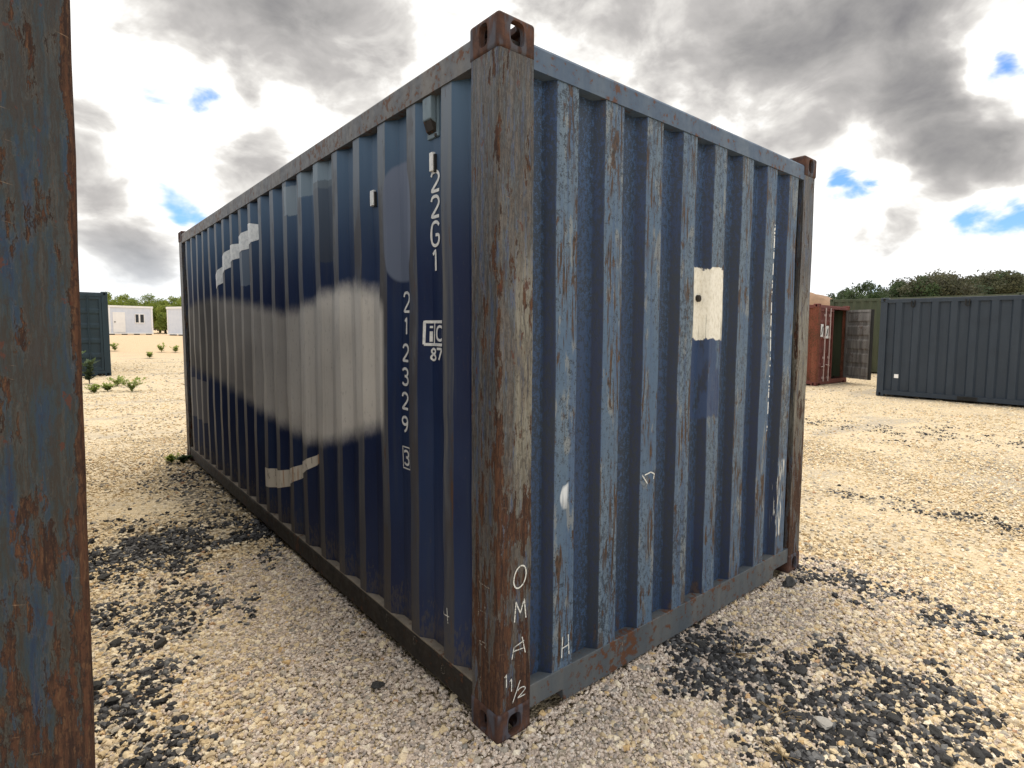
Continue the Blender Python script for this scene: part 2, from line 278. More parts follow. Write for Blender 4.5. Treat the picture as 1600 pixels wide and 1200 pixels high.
M = {}
M['post'] = post_mat('rusty_scraped_post_paint'); M['post_dark'] = post_mat('dark_blue_rusty_post_paint', True)
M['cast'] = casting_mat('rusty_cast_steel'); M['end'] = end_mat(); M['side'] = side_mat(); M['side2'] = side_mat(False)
M['rail'] = paint_mat('dull_blue_rail_paint', (0.070, 0.085, 0.10), (0.115, 0.12, 0.12), 0.5)
M['toprail'] = paint_mat('blue_top_rail_paint', (0.060, 0.095, 0.155), (0.095, 0.13, 0.18), 0.35)
M['toprail_side'] = paint_mat('faded_brown_grey_rail_paint', (0.085, 0.09, 0.10), (0.14, 0.13, 0.12), 0.45)
M['black'] = paint_mat('black_metal_and_rail_shade', (0.012, 0.011, 0.010), (0.028, 0.022, 0.017), 0.3, 0.7)  # near-black; on the bottom side rails it stands for their shade
M['ledge'] = paint_mat('ledge_dust_and_roof_light', (0.17, 0.145, 0.115), (0.26, 0.22, 0.17), 0.3, 0.9)
M['grey'] = paint_mat('anthracite_container_paint', (0.022, 0.033, 0.049), (0.028, 0.040, 0.057), 0.02, 0.45)
M['teal'] = paint_mat('dark_teal_container_paint', (0.009, 0.024, 0.036), (0.013, 0.032, 0.045), 0.05, 0.45)
M['red'] = paint_mat('oxide_red_container_paint', (0.12, 0.03, 0.026), (0.165, 0.048, 0.036), 0.35, 0.6)
M['orange'] = paint_mat('rusty_orange_container_paint', (0.15, 0.04, 0.024), (0.20, 0.07, 0.04), 0.8, 0.8)
M['khaki'] = paint_mat('khaki_green_container_paint', (0.055, 0.07, 0.04), (0.075, 0.085, 0.05), 0.2, 0.65)
M['door_in'] = paint_mat('worn_grey_door_lining', (0.11, 0.105, 0.10), (0.25, 0.24, 0.23), 0.35, 0.7)
M['galv'] = paint_mat('pale_pinkish_lock_rod', (0.42, 0.33, 0.31), (0.5, 0.42, 0.4), 0.15, 0.5)
M['dark'] = paint_mat('dark_fittings_and_shade', (0.012, 0.012, 0.012), (0.02, 0.02, 0.02), 0.0, 0.8)
M['vent'] = paint_mat('blue_grey_vent_paint', (0.10, 0.155, 0.20), (0.14, 0.19, 0.225), 0.1)
def plain(name, c, c2=None, rough=0.6, scale=30, bump=0.15):
    m, g = newmat(name); o = g.obj(); n = g.noise(o, scale, 4, 0.6)
    g.out(g.mix(g.mr(n, 0.35, 0.7), c, c2 or tuple(0.8*k for k in c)), rough, bump=n, bstr=bump, bdist=0.004); return m
M['white'] = plain('white_lettering_paint', (0.74, 0.75, 0.74), (0.55, 0.57, 0.58), 0.55, 40)
def chalk_mat(name, c, lo, hi):
    m, g = newmat(name); o = g.obj(); n = g.noise(o, 120, 4, 0.75)
    d = g.n('ShaderNodeBsdfDiffuse', {0: c}); t = g.n('ShaderNodeBsdfTransparent'); mx = g.n('ShaderNodeMixShader', {0: g.mr(n, lo, hi), 1: t.outputs[0], 2: d.outputs[0]}); g.n('ShaderNodeOutputMaterial', {0: mx.outputs[0]}); return m
M['chalk'] = chalk_mat('broken_white_chalk', (0.66, 0.67, 0.64), 0.34, 0.5)
M['chalk_faint'] = chalk_mat('worn_chalk', (0.36, 0.33, 0.28), 0.46, 0.6)
mm, gg = newmat('cream_swoosh_paint'); oo = gg.obj()
_a = gg.noise(gg.mul(oo, (9, 9, 0.7)), 1, 4, 0.6); _c = gg.mix(gg.mr(_a, 0.56, 0.62), (0.62, 0.58, 0.50), (0.36, 0.16, 0.045)); _c = gg.mix(gg.mr(gg.noise(gg.mul(oo, (40, 40, 6)), 1, 4, 0.7), 0.58, 0.66), _c, (0.2, 0.16, 0.12))
gg.out(_c, 0.65); M['swoosh'] = mm
M['cabin'] = plain('white_cabin_panel', (0.62, 0.66, 0.74), (0.56, 0.61, 0.70), 0.5, 3, 0.02)
M['cabin_trim'] = plain('white_cabin_trim', (0.80, 0.80, 0.79), (0.74, 0.74, 0.74), 0.5, 3, 0.02)
m_, g_ = newmat('dark_window_glass'); g_.out((0.02, 0.025, 0.03), 0.05, spec=0.6); M['glass'] = m_

# ------------------------------------------------------------------ ground
def sstep(a, b, t):
    t = np.clip((t-a)/(b-a), 0, 1); return t*t*(3-2*t)
def ground_h(x, y):
    x = np.asarray(x, float); y = np.asarray(y, float)
    z = -0.14*sstep(1.5, 17.5, x)*(1-sstep(19.0, 22.5, x))*(1-sstep(10, 20, y))
    z = z+0.86*sstep(23, 47, y)*(1-0.6*sstep(15, 50, x))
    return z
DARK = []      # dark gravel patches: (x, y, rx, ry, angle, strength)
def dpatch(px, py, rx, ry, s, n=1):
    p = on_z(px, py, float(ground_h(0, 0))); DARK.append((p.x, p.y, rx, ry, s))
for a in ((245, 845, .38, .6, .75), (180, 880, .28, .35, .7), (330, 800, .3, .8, .6), (265, 985, .24, .3, .62), (175, 1100, .17, .17, .85), (160, 970, .2, .3, .65), (330, 940, .16, .25, .45), (235, 1185, .18, .12, .65), (380, 830, .26, .6, .45), (300, 760, .3, 1.0, .65), (215, 1050, .2, .2, .5),
          (1180, 1060, .26, .26, .95), (1290, 1110, .30, .20, .9), (1120, 1020, .22, .25, .8), (1400, 1150, .30, .18, .8), (1080, 1010, .2, .12, .65), (1420, 1080, .28, .22, .6), (1240, 1180, .14, .10, .7), (1340, 1060, .28, .22, .5), (1500, 1170, .22, .14, .6), (1460, 1185, .25, .1, .75), (1350, 1175, .2, .1, .75),
          (1460, 665, 3.0, .3, .15)):
    dpatch(*a)
for (xa, ya), (xb, yb), r0, st_ in (((1265, 892), (1620, 1015), .17, .42), ((1285, 765), (1620, 825), .26, .38), ((1290, 655), (1620, 690), .5, .2)):      # old wheel tracks
    for k in range(13): t = k/12; dpatch(xa+(xb-xa)*t, ya+(yb-ya)*t, r0, r0, st_*(.75+.5*((k*7) % 5)/5))
def darkness(x, y):
    d = np.zeros_like(x)
    for cx, cy, rx, ry, s in DARK:
        d = np.maximum(d, s*np.exp(-(((x-cx)/rx)**2+((y-cy)/ry)**2)))
    return d

mg, g = newmat('crushed_limestone_ground'); o = g.n('ShaderNodeNewGeometry').outputs['Position']
vor = g.n('ShaderNodeTexVoronoi', {'Vector': g.mul(o, (1, 1, 0.2)), 'Scale': 42.0, 'Randomness': 1.0}); vf = vor.outputs['Distance']; vc = vor.outputs['Color']
vor2 = g.n('ShaderNodeTexVoronoi', {'Vector': g.mul(o, (1, 1, 0.2)), 'Scale': 110.0}); vf2 = vor2.outputs['Distance']
cr, cg_, cb = g.sep(vc)
big = g.noise(o, 0.35, 4, 0.6); mid = g.noise(o, 2.2, 5, 0.62); fin = g.noise(o, 14, 5, 0.7)
sand = g.mix(g.mr(big, 0.4, 0.65), (0.60, 0.48, 0.305), (0.65, 0.505, 0.31))
peb = g.ramp(cr, [(0.0, (0.30, 0.265, 0.21)), (0.25, (0.50, 0.42, 0.30)), (0.6, (0.64, 0.54, 0.385)), (0.85, (0.72, 0.64, 0.51)), (1.0, (0.46, 0.43, 0.40))])
col = g.mix(0.5, sand, peb)
col = g.mix(g.m('MULTIPLY', g.mr(mid, 0.5, 0.7), 0.4), col, (0.33, 0.30, 0.26))
# greyer, trafficked bands far out and dark grit where black aggregate lies
px_, py_, pz_ = g.sep(o)
band = g.noise(g.mul(o, (0.22, 0.75, 1)), 1, 4, 0.6); col = g.mix(g.m('MULTIPLY', g.mr(band, 0.53, 0.66), 0.5), col, (0.30, 0.285, 0.265))
dk = None
dattr = g.attr('darkness'); grit = g.mr(g.m('ADD', g.m('MULTIPLY', dattr, 0.62), g.m('MULTIPLY', g.m('ADD', fin, cg_), 0.35)), 0.55, 0.68)
col = g.mix(g.m('MULTIPLY', grit, 0.8), col, (0.04, 0.038, 0.036))
# far beyond the yard the ground turns to dry orange earth
far = g.mr(py_, 26, 34); earth = g.mix(mid, (0.52, 0.37, 0.23), (0.60, 0.46, 0.31)); col = g.mix(g.m('MULTIPLY', far, 0.85), col, earth)
hh = g.m('ADD', g.m('MULTIPLY', vf, -1.0), g.m('ADD', g.m('MULTIPLY', vf2, -0.4), g.m('MULTIPLY', fin, 0.4)))
g.out(col, 0.92, bump=hh, bstr=0.9, bdist=0.02, spec=0.2)
M['ground'] = mg
def ground():
    def axis(lo, hi): # denser near the containers
        a = np.concatenate([np.linspace(lo, -8, 26)[:-1]*1.0, np.arange(-8, 26, 0.16), np.linspace(26, hi, 40)]); return a
    xs = axis(-700, 900); ys = np.concatenate([np.linspace(-700, -8, 20)[:-1], np.arange(-8, 26, 0.16), np.linspace(26, 70, 45), np.linspace(75, 1200, 30)])
    X, Y = np.meshgrid(xs, ys); nx, ny = len(xs), len(ys); Z = ground_h(X, Y)
    near = (X > -8) & (X < 26) & (Y > -8) & (Y < 26)
    bump = np.array([mnoise.noise((float(a)*0.9, float(b)*0.9, 1.7))*0.012+mnoise.noise((float(a)*3, float(b)*3, 5.1))*0.006 if k else 0 for a, b, k in zip(X.ravel(), Y.ravel(), near.ravel())]).reshape(X.shape)
    inh = (X > -0.1) & (X < 2.54) & (Y > -0.1) & (Y < 6.16); bump = np.where(inh, -0.02, bump); Z = Z+bump-0.004
    vsx = np.stack([X.ravel(), Y.ravel(), Z.ravel()], 1)
    idx = np.arange(nx*ny).reshape(ny, nx); q = np.stack([idx[:-1, :-1].ravel(), idx[:-1, 1:].ravel(), idx[1:, 1:].ravel(), idx[1:, :-1].ravel()], 1)
    me = bpy.data.meshes.new('ground'); me.from_pydata(vsx.tolist(), [], q.tolist()); me.update()
    a = me.attributes.new('darkness', 'FLOAT', 'POINT'); a.data.foreach_set('value', darkness(X, Y).ravel().astype(np.float32))
    me.polygons.foreach_set('use_smooth', [True]*len(me.polygons))
    ob = link('ground', me, M['ground']); tag(ob, 'pale beige crushed stone yard surface around the containers', kind='structure'); return ob
ground()

# ------------------------------------------------------------------ ISO container
HW, HL, HH = 2.438, 6.058, 2.591
def make_casting():
    def tmp(bm):
        me = bpy.data.meshes.new('tmp'); bm.to_mesh(me); bm.free(); o = bpy.data.objects.new('tmp', me); COL.objects.link(o); return o
    a, b, c = 0.162, 0.178, 0.118
    bm = bmesh.new(); bmesh.ops.create_cube(bm, size=1); bmesh.ops.scale(bm, vec=(a, b, c), verts=bm.verts); bmesh.ops.translate(bm, vec=(a/2, b/2, c/2), verts=bm.verts)
    ed = [e for e in bm.edges if sum(all(abs(v.co[k]) < 1e-5 for v in e.verts) for k in range(3)) >= 1]
    bmesh.ops.bevel(bm, geom=ed, offset=0.014, segments=4, affect='EDGES', profile=0.5); body = tmp(bm)
    def oval(w, h, axis, off):
        bm = bmesh.new(); pts = []
        for k in range(32):
            t = 2*math.pi*k/32; e = 0.62; pts.append((math.copysign(abs(math.cos(t))**e, math.cos(t))*w/2, math.copysign(abs(math.sin(t))**e, math.sin(t))*h/2))
        vv = [[], []]
        for s_ in (0, 1):
            for p in pts:
                t = -0.02 if s_ == 0 else 0.06
                co = {'x': (t, off[0]+p[0], off[1]+p[1]), 'y': (off[0]+p[0], t, off[1]+p[1]), 'z': (off[0]+p[0], off[1]+p[1], t)}[axis]; vv[s_].append(bm.verts.new(co))
        n = 32
        for k in range(n): bm.faces.new((vv[0][k], vv[0][(k+1) % n], vv[1][(k+1) % n], vv[1][k]))
        bm.faces.new(vv[0]); bm.faces.new(vv[1]); bmesh.ops.recalc_face_normals(bm, faces=bm.faces); return tmp(bm)
    bm = bmesh.new(); bmesh.ops.create_cube(bm, size=1); bmesh.ops.scale(bm, vec=(a-.05, b-.05, c-.045), verts=bm.verts); bmesh.ops.translate(bm, vec=(a/2, b/2, c/2), verts=bm.verts)
    cut = [tmp(bm), oval(0.052, 0.078, 'x', (0.089, 0.056)), oval(0.062, 0.080, 'y', (0.081, 0.056)), oval(0.064, 0.122, 'z', (0.081, 0.089))]
    for k in cut:
        md = body.modifiers.new('b', 'BOOLEAN'); md.object = k; md.operation = 'DIFFERENCE'; md.solver = 'EXACT'
    dg = bpy.context.evaluated_depsgraph_get(); dg.update(); me = bpy.data.meshes.new_from_object(body.evaluated_get(dg)); me.name = 'corner_casting'
    for k in cut+[body]: bpy.data.objects.remove(k)
    me.materials.clear(); return me
CAST = make_casting()
cast_by_mat = {}
def casting(mat):
    if mat.name not in cast_by_mat:
        me = CAST.copy(); me.materials.append(mat); cast_by_mat[mat.name] = me
    return cast_by_mat[mat.name]

def profile(t0, t1, first, pitch, flat, slope, inner_d, outer_d):
    """(t, depth, outer) polyline of a trapezoid corrugation; first = centre of the first outer flat"""
    p = [(t0, inner_d, 0)]; c = first
    while c+flat/2+slope < t1:
        if c-flat/2-slope > t0-1e-6:
            r = 0.004
            p += [(c-flat/2-slope, inner_d, 0), (c-flat/2-r*.6, outer_d+r*.7, .5), (c-flat/2+r*.6, outer_d, 1), (c+flat/2-r*.6, outer_d, 1), (c+flat/2+r*.6, outer_d+r*.7, .5), (c+flat/2+slope, inner_d, 0)]
        c += pitch
    p.append((t1, inner_d, 0)); return p
def prof_depth(p, t):
    for a, b in zip(p, p[1:]):
        if a[0] <= t <= b[0]: return a[1]+(b[1]-a[1])*(t-a[0])/max(1e-9, b[0]-a[0])
    return p[0][1]
def dent(t, z, seed, amp):
    if amp == 0: return 0
    return amp*(mnoise.noise((t*1.7, z*1.6, seed))*0.8+mnoise.noise((t*6, z*4.5, seed+9))*0.45+max(0, mnoise.noise((t*3.1, z*2.3, seed+4))-0.35)*2.2)
def corr_panel(name, prof, z0, z1, place, mat, parent, loc, nz=2, seed=1.0, amp=0.0):
    vs_, fs, at = [], [], []
    n = len(prof)
    for k in range(nz+1):
        z = z0+(z1-z0)*k/nz; w = math.sin(math.pi*k/nz) ** .5 if amp else 0
        for t, d, o_ in prof: vs_.append(place(t, d+dent(t, z, seed, amp)*w, z, dent(t+3, z, seed+20, amp)*w*.8 if 0 < o_ else 0)); at.append(o_)
    for k in range(nz):
        for i in range(n-1): fs.append((k*n+i, k*n+i+1, (k+1)*n+i+1, (k+1)*n+i))
    ob = mesh(name, vs_, fs, mat, parent, loc); a = ob.data.attributes.new('outer', 'FLOAT', 'POINT'); a.data.foreach_set('value', at)
    bm = bmesh.new(); bm.from_mesh(ob.data); bmesh.ops.recalc_face_normals(bm, faces=bm.faces); bm.to_mesh(ob.data); bm.free(); return ob

SIDE_P = dict(first=0.351, pitch=0.2805, flat=0.078, slope=0.062, inner_d=0.050, outer_d=0.013)
END_P = dict(first=0.334, pitch=0.2622, flat=0.112, slope=0.034, inner_d=0.058, outer_d=0.012)
def container(label, loc, mt, H=HH, group=None, front='panel', hero=False, side_p=None, seed=1.0, cat='container'):
    """local frame: front end at y=0, x to the right, base z=0; parts keep those coordinates in their meshes"""
    L, Wd = HL, HW; r = empty('shipping_container', (loc[0]+Wd/2, loc[1]+L/2, loc[2])); tag(r, label, cat, group); off = (-Wd/2, -L/2, 0)
    sp = dict(SIDE_P, **(side_p or {})); nz = 40 if hero else 2; amp = 0.009 if hero else 0
    for sx in (0, 1):
        for sy in (0, 1):
            for sz in (0, 1):
                o_ = link('corner_casting', casting(mt['cast']), None, r, (off[0]+sx*Wd, off[1]+sy*L, sz*H)); o_.scale = (1-2*sx, 1-2*sy, 1-2*sz)
            # posts with a rounded arris
            x0, x1, y0, y1, q = 0.004, 0.158, 0.004, 0.168, 0.013
            pr = [(x1, y0), (x1, y0+.03), (x1-.01, y0+.03), (x1-.01, y1), (x0, y1)]+[(x0+q-q*math.sin(a), y0+q-q*math.cos(a)) for a in [math.pi/2-k*math.pi/8 for k in range(5)]]
            pr = [((Wd-a) if sx else a, (L-b) if sy else b) for a, b in pr]
            mb = MB(); nseg = 24 if hero else 1
            zs = [0.1165+(H-0.233)*k/nseg for k in range(nseg+1)]; n = len(pr)
            for z in zs:
                w = 0.0025 if hero else 0
                mb.v += [(a+w*mnoise.noise((a*9, z*4, seed)), b+w*mnoise.noise((b*9, z*4, seed+5)), z) for a, b in pr]
            for k in range(nseg): mb.f += [[k*n+i, k*n+(i+1) % n, (k+1)*n+(i+1) % n, (k+1)*n+i] for i in range(n)]
            mb.build('corner_post', mt['post'], r, off)
    zb, zt = 0.168, H-0.135
    for sx in (0, 1):
        s_ = -1 if sx else 1; ox = Wd if sx else 0
        pf = profile(0.165, L-0.165, **{k: sp[k] for k in ('first', 'pitch', 'flat', 'slope', 'inner_d', 'outer_d')})
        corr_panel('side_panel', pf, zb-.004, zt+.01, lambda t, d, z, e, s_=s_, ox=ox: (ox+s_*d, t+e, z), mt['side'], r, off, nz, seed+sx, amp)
        def poly(pts): return [(ox+s_*a, b) for a, b in pts]
        MB().prism(poly([(0.010, 0.052), (0.010, 0.152), (0.016, 0.160), (0.075, 0.160), (0.075, 0.152), (0.02, 0.146), (0.02, 0.06), (0.075, 0.058), (0.075, 0.05)]), 'y', 0.176, L-0.176).build('bottom_side_rail', mt['brail_side'], r, off)
        MB().prism(poly([(0.012, 0.1605), (0.012, 0.166), (0.074, 0.168), (0.074, 0.1605)]), 'y', 0.17, L-0.17).build('rail_ledge', mt['ledge'], r, off)
        MB().prism(poly([(0.007, zt), (0.007, H-0.042), (0.013, H-0.034), (0.062, H-0.034), (0.062, zt)]), 'y', 0.172, L-0.172).build('top_side_rail', mt['trail_side'], r, off)
    for sy in (0, 1):
        s_ = -1 if sy else 1; oy = L if sy else 0
        door = front == 'doors' and sy == 0
        def poly(pts): return [(oy+s_*a, b) for a, b in pts]
        MB().prism(poly([(0.006, zt-.012), (0.006, H-0.070), (0.012, H-0.060), (0.07, H-0.060), (0.07, zt-.012)]), 'x', 0.157, Wd-0.157).build('top_end_rail', mt['trail_end'], r, off)
        a, b = 0.345, Wd-0.345
        out = [(0.150, 0.165), (0.150, 0.074), (a-.012, 0.074), (a, 0.024), (b, 0.024), (b+.012, 0.074), (Wd-.150, 0.074), (Wd-.150, 0.165)]
        MB().prism(out, 'y', oy+s_*0.008, oy+s_*0.085).build('bottom_end_rail', mt['brail_end'], r, off, bevel=0.003)
        if not door:
            pf = profile(0.150, Wd-0.150, **END_P)
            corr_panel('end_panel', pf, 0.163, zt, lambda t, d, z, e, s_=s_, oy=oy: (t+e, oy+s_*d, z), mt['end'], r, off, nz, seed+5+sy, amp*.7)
    mb = MB(); k = 0; y = 0.1
    while y < L-0.1: mb.box((0.06, y, H-0.05), (Wd-.06, y+.12, H-0.028)); y += 0.21
    mb.box((0.06, 0.06, H-0.062), (Wd-.06, L-.06, H-0.045)); mb.build('roof', mt.get('roof', mt['trail_side']), r, off)
    mb = MB().box((0.07, 0.09, 0.125), (Wd-.07, L-.09, 0.15))
    for k in range(14): mb.box((0.08, 0.4+k*0.4, 0.05), (Wd-.08, 0.44+k*0.4, 0.127))
    mb.build('floor_frame', M['black'], r, off)
    return r, off

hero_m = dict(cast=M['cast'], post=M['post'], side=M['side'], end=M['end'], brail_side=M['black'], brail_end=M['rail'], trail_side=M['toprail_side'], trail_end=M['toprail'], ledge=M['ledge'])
hero, HO = container('large weathered blue shipping container with white code numbers and a blurred grey patch over lettering', (0, 0, 0), hero_m, hero=True, seed=3.3)
nb_m = dict(hero_m, post=M['post_dark'], side=M['side2'], end=M['side2'])
nb, NO = container('dark blue container whose rusty corner post faces the long side of the lettered blue container', (-1.131-HW, 0.0, 0.02), nb_m, hero=True, seed=8.1); nb.rotation_euler = (0, 0.0166, 0)   # stands a little out of true

# ---- marks on the hero: ribbons laid on the steel
GL = {'2': [[(0, .78), (.08, .93), (.3, 1), (.65, 1), (.9, .9), (1, .72), (.9, .52), (.1, .08), (0, 0), (1, 0)]],
      '1': [[(.2, .82), (.55, 1), (.55, 0)]],
      '3': [[(0, .88), (.25, 1), (.7, 1), (.95, .86), (.95, .66), (.7, .53), (.4, .53)], [(.7, .53), (1, .38), (1, .16), (.75, 0), (.25, 0), (0, .13)]],
      '9': [[(.95, .65), (.7, .48), (.3, .48), (.02, .62), (.02, .86), (.3, 1), (.7, 1), (.97, .85), (.97, .5), (.75, .12), (.4, 0)]],
      'G': [[(1, .85), (.75, 1), (.3, 1), (.02, .82), (0, .2), (.3, 0), (.75, 0), (1, .18), (1, .45), (.55, .45)]],
      '8': [[(.5, .53), (.15, .65), (.1, .87), (.35, 1), (.65, 1), (.9, .87), (.85, .65), (.5, .53), (.08, .38), (.02, .15), (.3, 0), (.7, 0), (.98, .15), (.92, .38), (.5, .53)]],
      '7': [[(0, 1), (1, 1), (.4, 0)]], 'i': [[(.5, .62), (.5, 0)], [(.5, .95), (.5, .82)]], 'C': [[(1, .85), (.7, 1), (.3, 1), (0, .8), (0, .2), (.3, 0), (.7, 0), (1, .15)]],
      'box': [[(0, 0), (0, 1), (1, 1), (1, 0), (0, 0)]],
      'O': [[(.55, 1), (.2, .85), (0, .4), (.15, .05), (.5, 0), (.85, .2), (1, .6), (.85, .95), (.5, 1)]], 'M': [[(0, 0), (.12, 1), (.5, .35), (.85, 1), (1, 0)]],
      'A': [[(0, 0), (.15, .6), (.9, .75)], [(.75, 1), (1, .05)], [(.1, .4), (.9, .35)]], 'H': [[(.1, 1), (0, 0)], [(.85, 1), (1, 0)], [(0, .45), (1, .5)]], '/': [[(0, 0), (1, 1)]],
      'n': [[(0, .9), (.45, 0)], [(.2, .85), (.7, 1), (1, .75), (.95, .3)]], '4': [[(0, 1), (.1, .45), (1, .5)], [(.6, 1), (.8, 0)]], 'T': [[(0, .95), (1, 1)], [(.45, .98), (.35, 0)]], 'L': [[(0, 1), (.1, .1), (1, 0)]]}
SIDE_PF = profile(0.165, HL-0.165, **SIDE_P); END_PF = profile(0.150, HW-0.150, **END_P)
def ribbon(name, polys, w, surf, mat, parent, loc):
    vs_, fs = [], []
    for pl in polys:
        pts = []
        if len(pl) > 5:
            for _ in range(2): pl = [pl[0]]+[q for a, b in zip(pl, pl[1:]) for q in ((a[0]*.75+b[0]*.25, a[1]*.75+b[1]*.25), (a[0]*.25+b[0]*.75, a[1]*.25+b[1]*.75))]+[pl[-1]]
        for a, b in zip(pl, pl[1:]):
            n = max(1, int(math.dist(a, b)/0.006)); pts += [(a[0]+(b[0]-a[0])*k/n, a[1]+(b[1]-a[1])*k/n) for k in range(n)]
        pts.append(pl[-1]); i0 = len(vs_); K = 5
        for k, p in enumerate(pts):
            a, b = pts[max(0, k-1)], pts[min(len(pts)-1, k+1)]; tx, ty = b[0]-a[0], b[1]-a[1]; l = math.hypot(tx, ty) or 1; nx, ny = -ty/l, tx/l
            for j in range(K): s_ = (j/(K-1)-.5)*w; vs_.append(surf(p[0]+nx*s_, p[1]+ny*s_))
        for k in range(len(pts)-1):
            for j in range(K-1): q = i0+k*K+j; fs.append((q, q+1, q+K+1, q+K))
    return mesh(name, vs_, fs, mat, parent, loc)
def side_s(u, v, lift=0.0025):      # u = -y (to the right as seen), v = z
    y = -u
    d = prof_depth(SIDE_PF, y) if y > 0.165 else 0.004
    w = max(0, math.sin(math.pi*(v-0.164)/(HH-0.135+.01-0.164)))**.5 if y > .165 else 0
    return (d+dent(y, v, 3.3, .009)*w-lift, y, v)
def end_s(u, v, lift=0.0025):
    d = prof_depth(END_PF, u) if u > 0.16 else 0.004
    w = max(0, math.sin(math.pi*(v-0.163)/(HH-0.135-0.163)))**.5 if u > .16 else 0
    return (u, d+dent(u, v, 8.3, .0063)*w-lift-.001, v)
def rail_s(u, v): return (u, 0.0065, v)
def brail_s(u, v): return (0.0085, -u, v)
def glyph(ch, u0, v0, w, h, slant=0): return [[(u0+x*w+slant*y*h, v0+y*h) for x, y in pl] for pl in GL[ch]]
def side_glyph(ch, px0, py0, px1, py1, lw, name='code_character', X=0.045, wide=None, mat=None):
    if name == 'code_character' and py1-py0 > 26: py0, py1 = py0+2.5, py1-2.5
    a = on_x(px0, py0, X); b = on_x(px1, py1, X); w = wide or (a.y-b.y)
    return ribbon(name, glyph(ch, -a.y, b.z, w, a.z-b.z), lw, side_s, mat or M['white'], hero, HO)
for ch, y0, y1 in (('2', 268, 297), ('2', 306, 338), ('G', 346, 384), ('1', 390, 424)): side_glyph(ch, 673.5, y0, 690, y1, 0.013, wide=0.062)
for ch, y0, y1 in (('2', 455, 489), ('1', 495, 525), ('2', 536, 567), ('3', 573, 605), ('2', 611, 643), ('9', 648, 679)): side_glyph(ch, 629, y0, 641.5, y1, 0.012, wide=0.05)
side_glyph('box', 629.5, 697, 642, 735, 0.006, 'code_frame', wide=0.066); side_glyph('3', 631.5, 701, 641, 731, 0.011, wide=0.042)
side_glyph('box', 667.5, 503, 690, 539, 0.012, 'code_frame', wide=0.15); side_glyph('i', 670.5, 508, 676, 534, 0.016, wide=0.03); side_glyph('C', 681, 510, 690, 532, 0.011, wide=0.05)
a = on_x(677.5, 503, .045); b = on_x(677.5, 539, .045); ribbon('code_frame', [[(-a.y, a.z), (-b.y, b.z)]], 0.007, side_s, M['white'], hero, HO)
side_glyph('8', 673.5, 545, 680, 563, 0.010, wide=0.035); side_glyph('7', 681.5, 545, 690, 563, 0.010, wide=0.04)
# chalk
side_glyph('4', 693, 946, 703, 976, 0.004, 'chalk_mark', X=.013, wide=.045, mat=M['chalk'])
def end_glyph(ch, px0, py0, px1, py1, lw, mat='chalk', slant=0, surf=end_s, Y=0.01):
    a = on_y(px0, py1, Y); b = on_y(px1, py0, Y); return ribbon('chalk_mark', glyph(ch, a.x, a.z, b.x-a.x, b.z-a.z, slant), lw, surf, M[mat], hero, HO)
for g4 in (('O', 801, 880, 822, 922, .0055), ('M', 803, 934, 821, 972, .005), ('A', 799, 992, 820, 1030, .004), ('1', 786, 1052, 794, 1076, .004), ('1', 794, 1058, 802, 1082, .004), ('/', 800, 1062, 812, 1098, .004), ('2', 808, 1070, 820, 1090, .004)): end_glyph(*g4, Y=.004)
for ch, a0, b0, a1, b1 in (('L', 748, 895, 766, 920), ('H', 748, 936, 760, 972), ('A', 748, 992, 762, 1020), ('/', 750, 1045, 753, 1072)): side_glyph(ch, a0, b0, a1, b1, .004, 'chalk_mark', X=.004, mat=M['chalk_faint'])
end_glyph('H', 877, 990, 889, 1028, .005); end_glyph('n', 1003, 736, 1022, 758, .006)
end_glyph('T', 968, 1000, 978, 1028, .004, 'chalk_faint', surf=rail_s, Y=.006)
for p in ((605, 965), (648, 1000), (692, 1045)): q = on_x(*p, .01); ribbon('chalk_mark', glyph('O', -q.y-.012, q.z-.02, .03, .04), .003, brail_s, M['chalk_faint'], hero, HO)
# paint strips of the old swoosh emblem
def band(name, up, lo, mat, X=0.02):
    U = [on_x(*p, X) for p in up]; Lw = [on_x(*p, X) for p in lo]; vs_, fs = [], []
    y0 = max(U[-1].y, Lw[-1].y); y1 = min(U[0].y, Lw[0].y); n = int((y1-y0)/0.012)
    fu = lambda P_, y: float(np.interp(y, [p.y for p in P_][::-1], [p.z for p in P_][::-1]))
    for k in range(n+1):
        y = y0+(y1-y0)*k/n; a, b = fu(U, y), fu(Lw, y)
        for j in range(5): vs_.append(side_s(-y, b+(a-b)*j/4, 0.003))
    for k in range(n):
        for j in range(4): q = k*5+j; fs.append((q, q+1, q+6, q+5))
    mesh(name, vs_, fs, mat, hero, HO)
band('emblem_stripe', [(334, 444), (346, 408), (355, 388), (369, 379), (384, 354), (391, 349), (399, 350)], [(334, 463), (346, 438), (355, 418), (369, 402), (384, 386), (391, 382), (399, 372)], M['white'])
band('emblem_stripe', [(409, 727), (428, 734), (447, 735), (470, 725), (493, 709)], [(409, 756), (428, 763), (447, 761), (470, 746), (493, 724)], M['swoosh'])
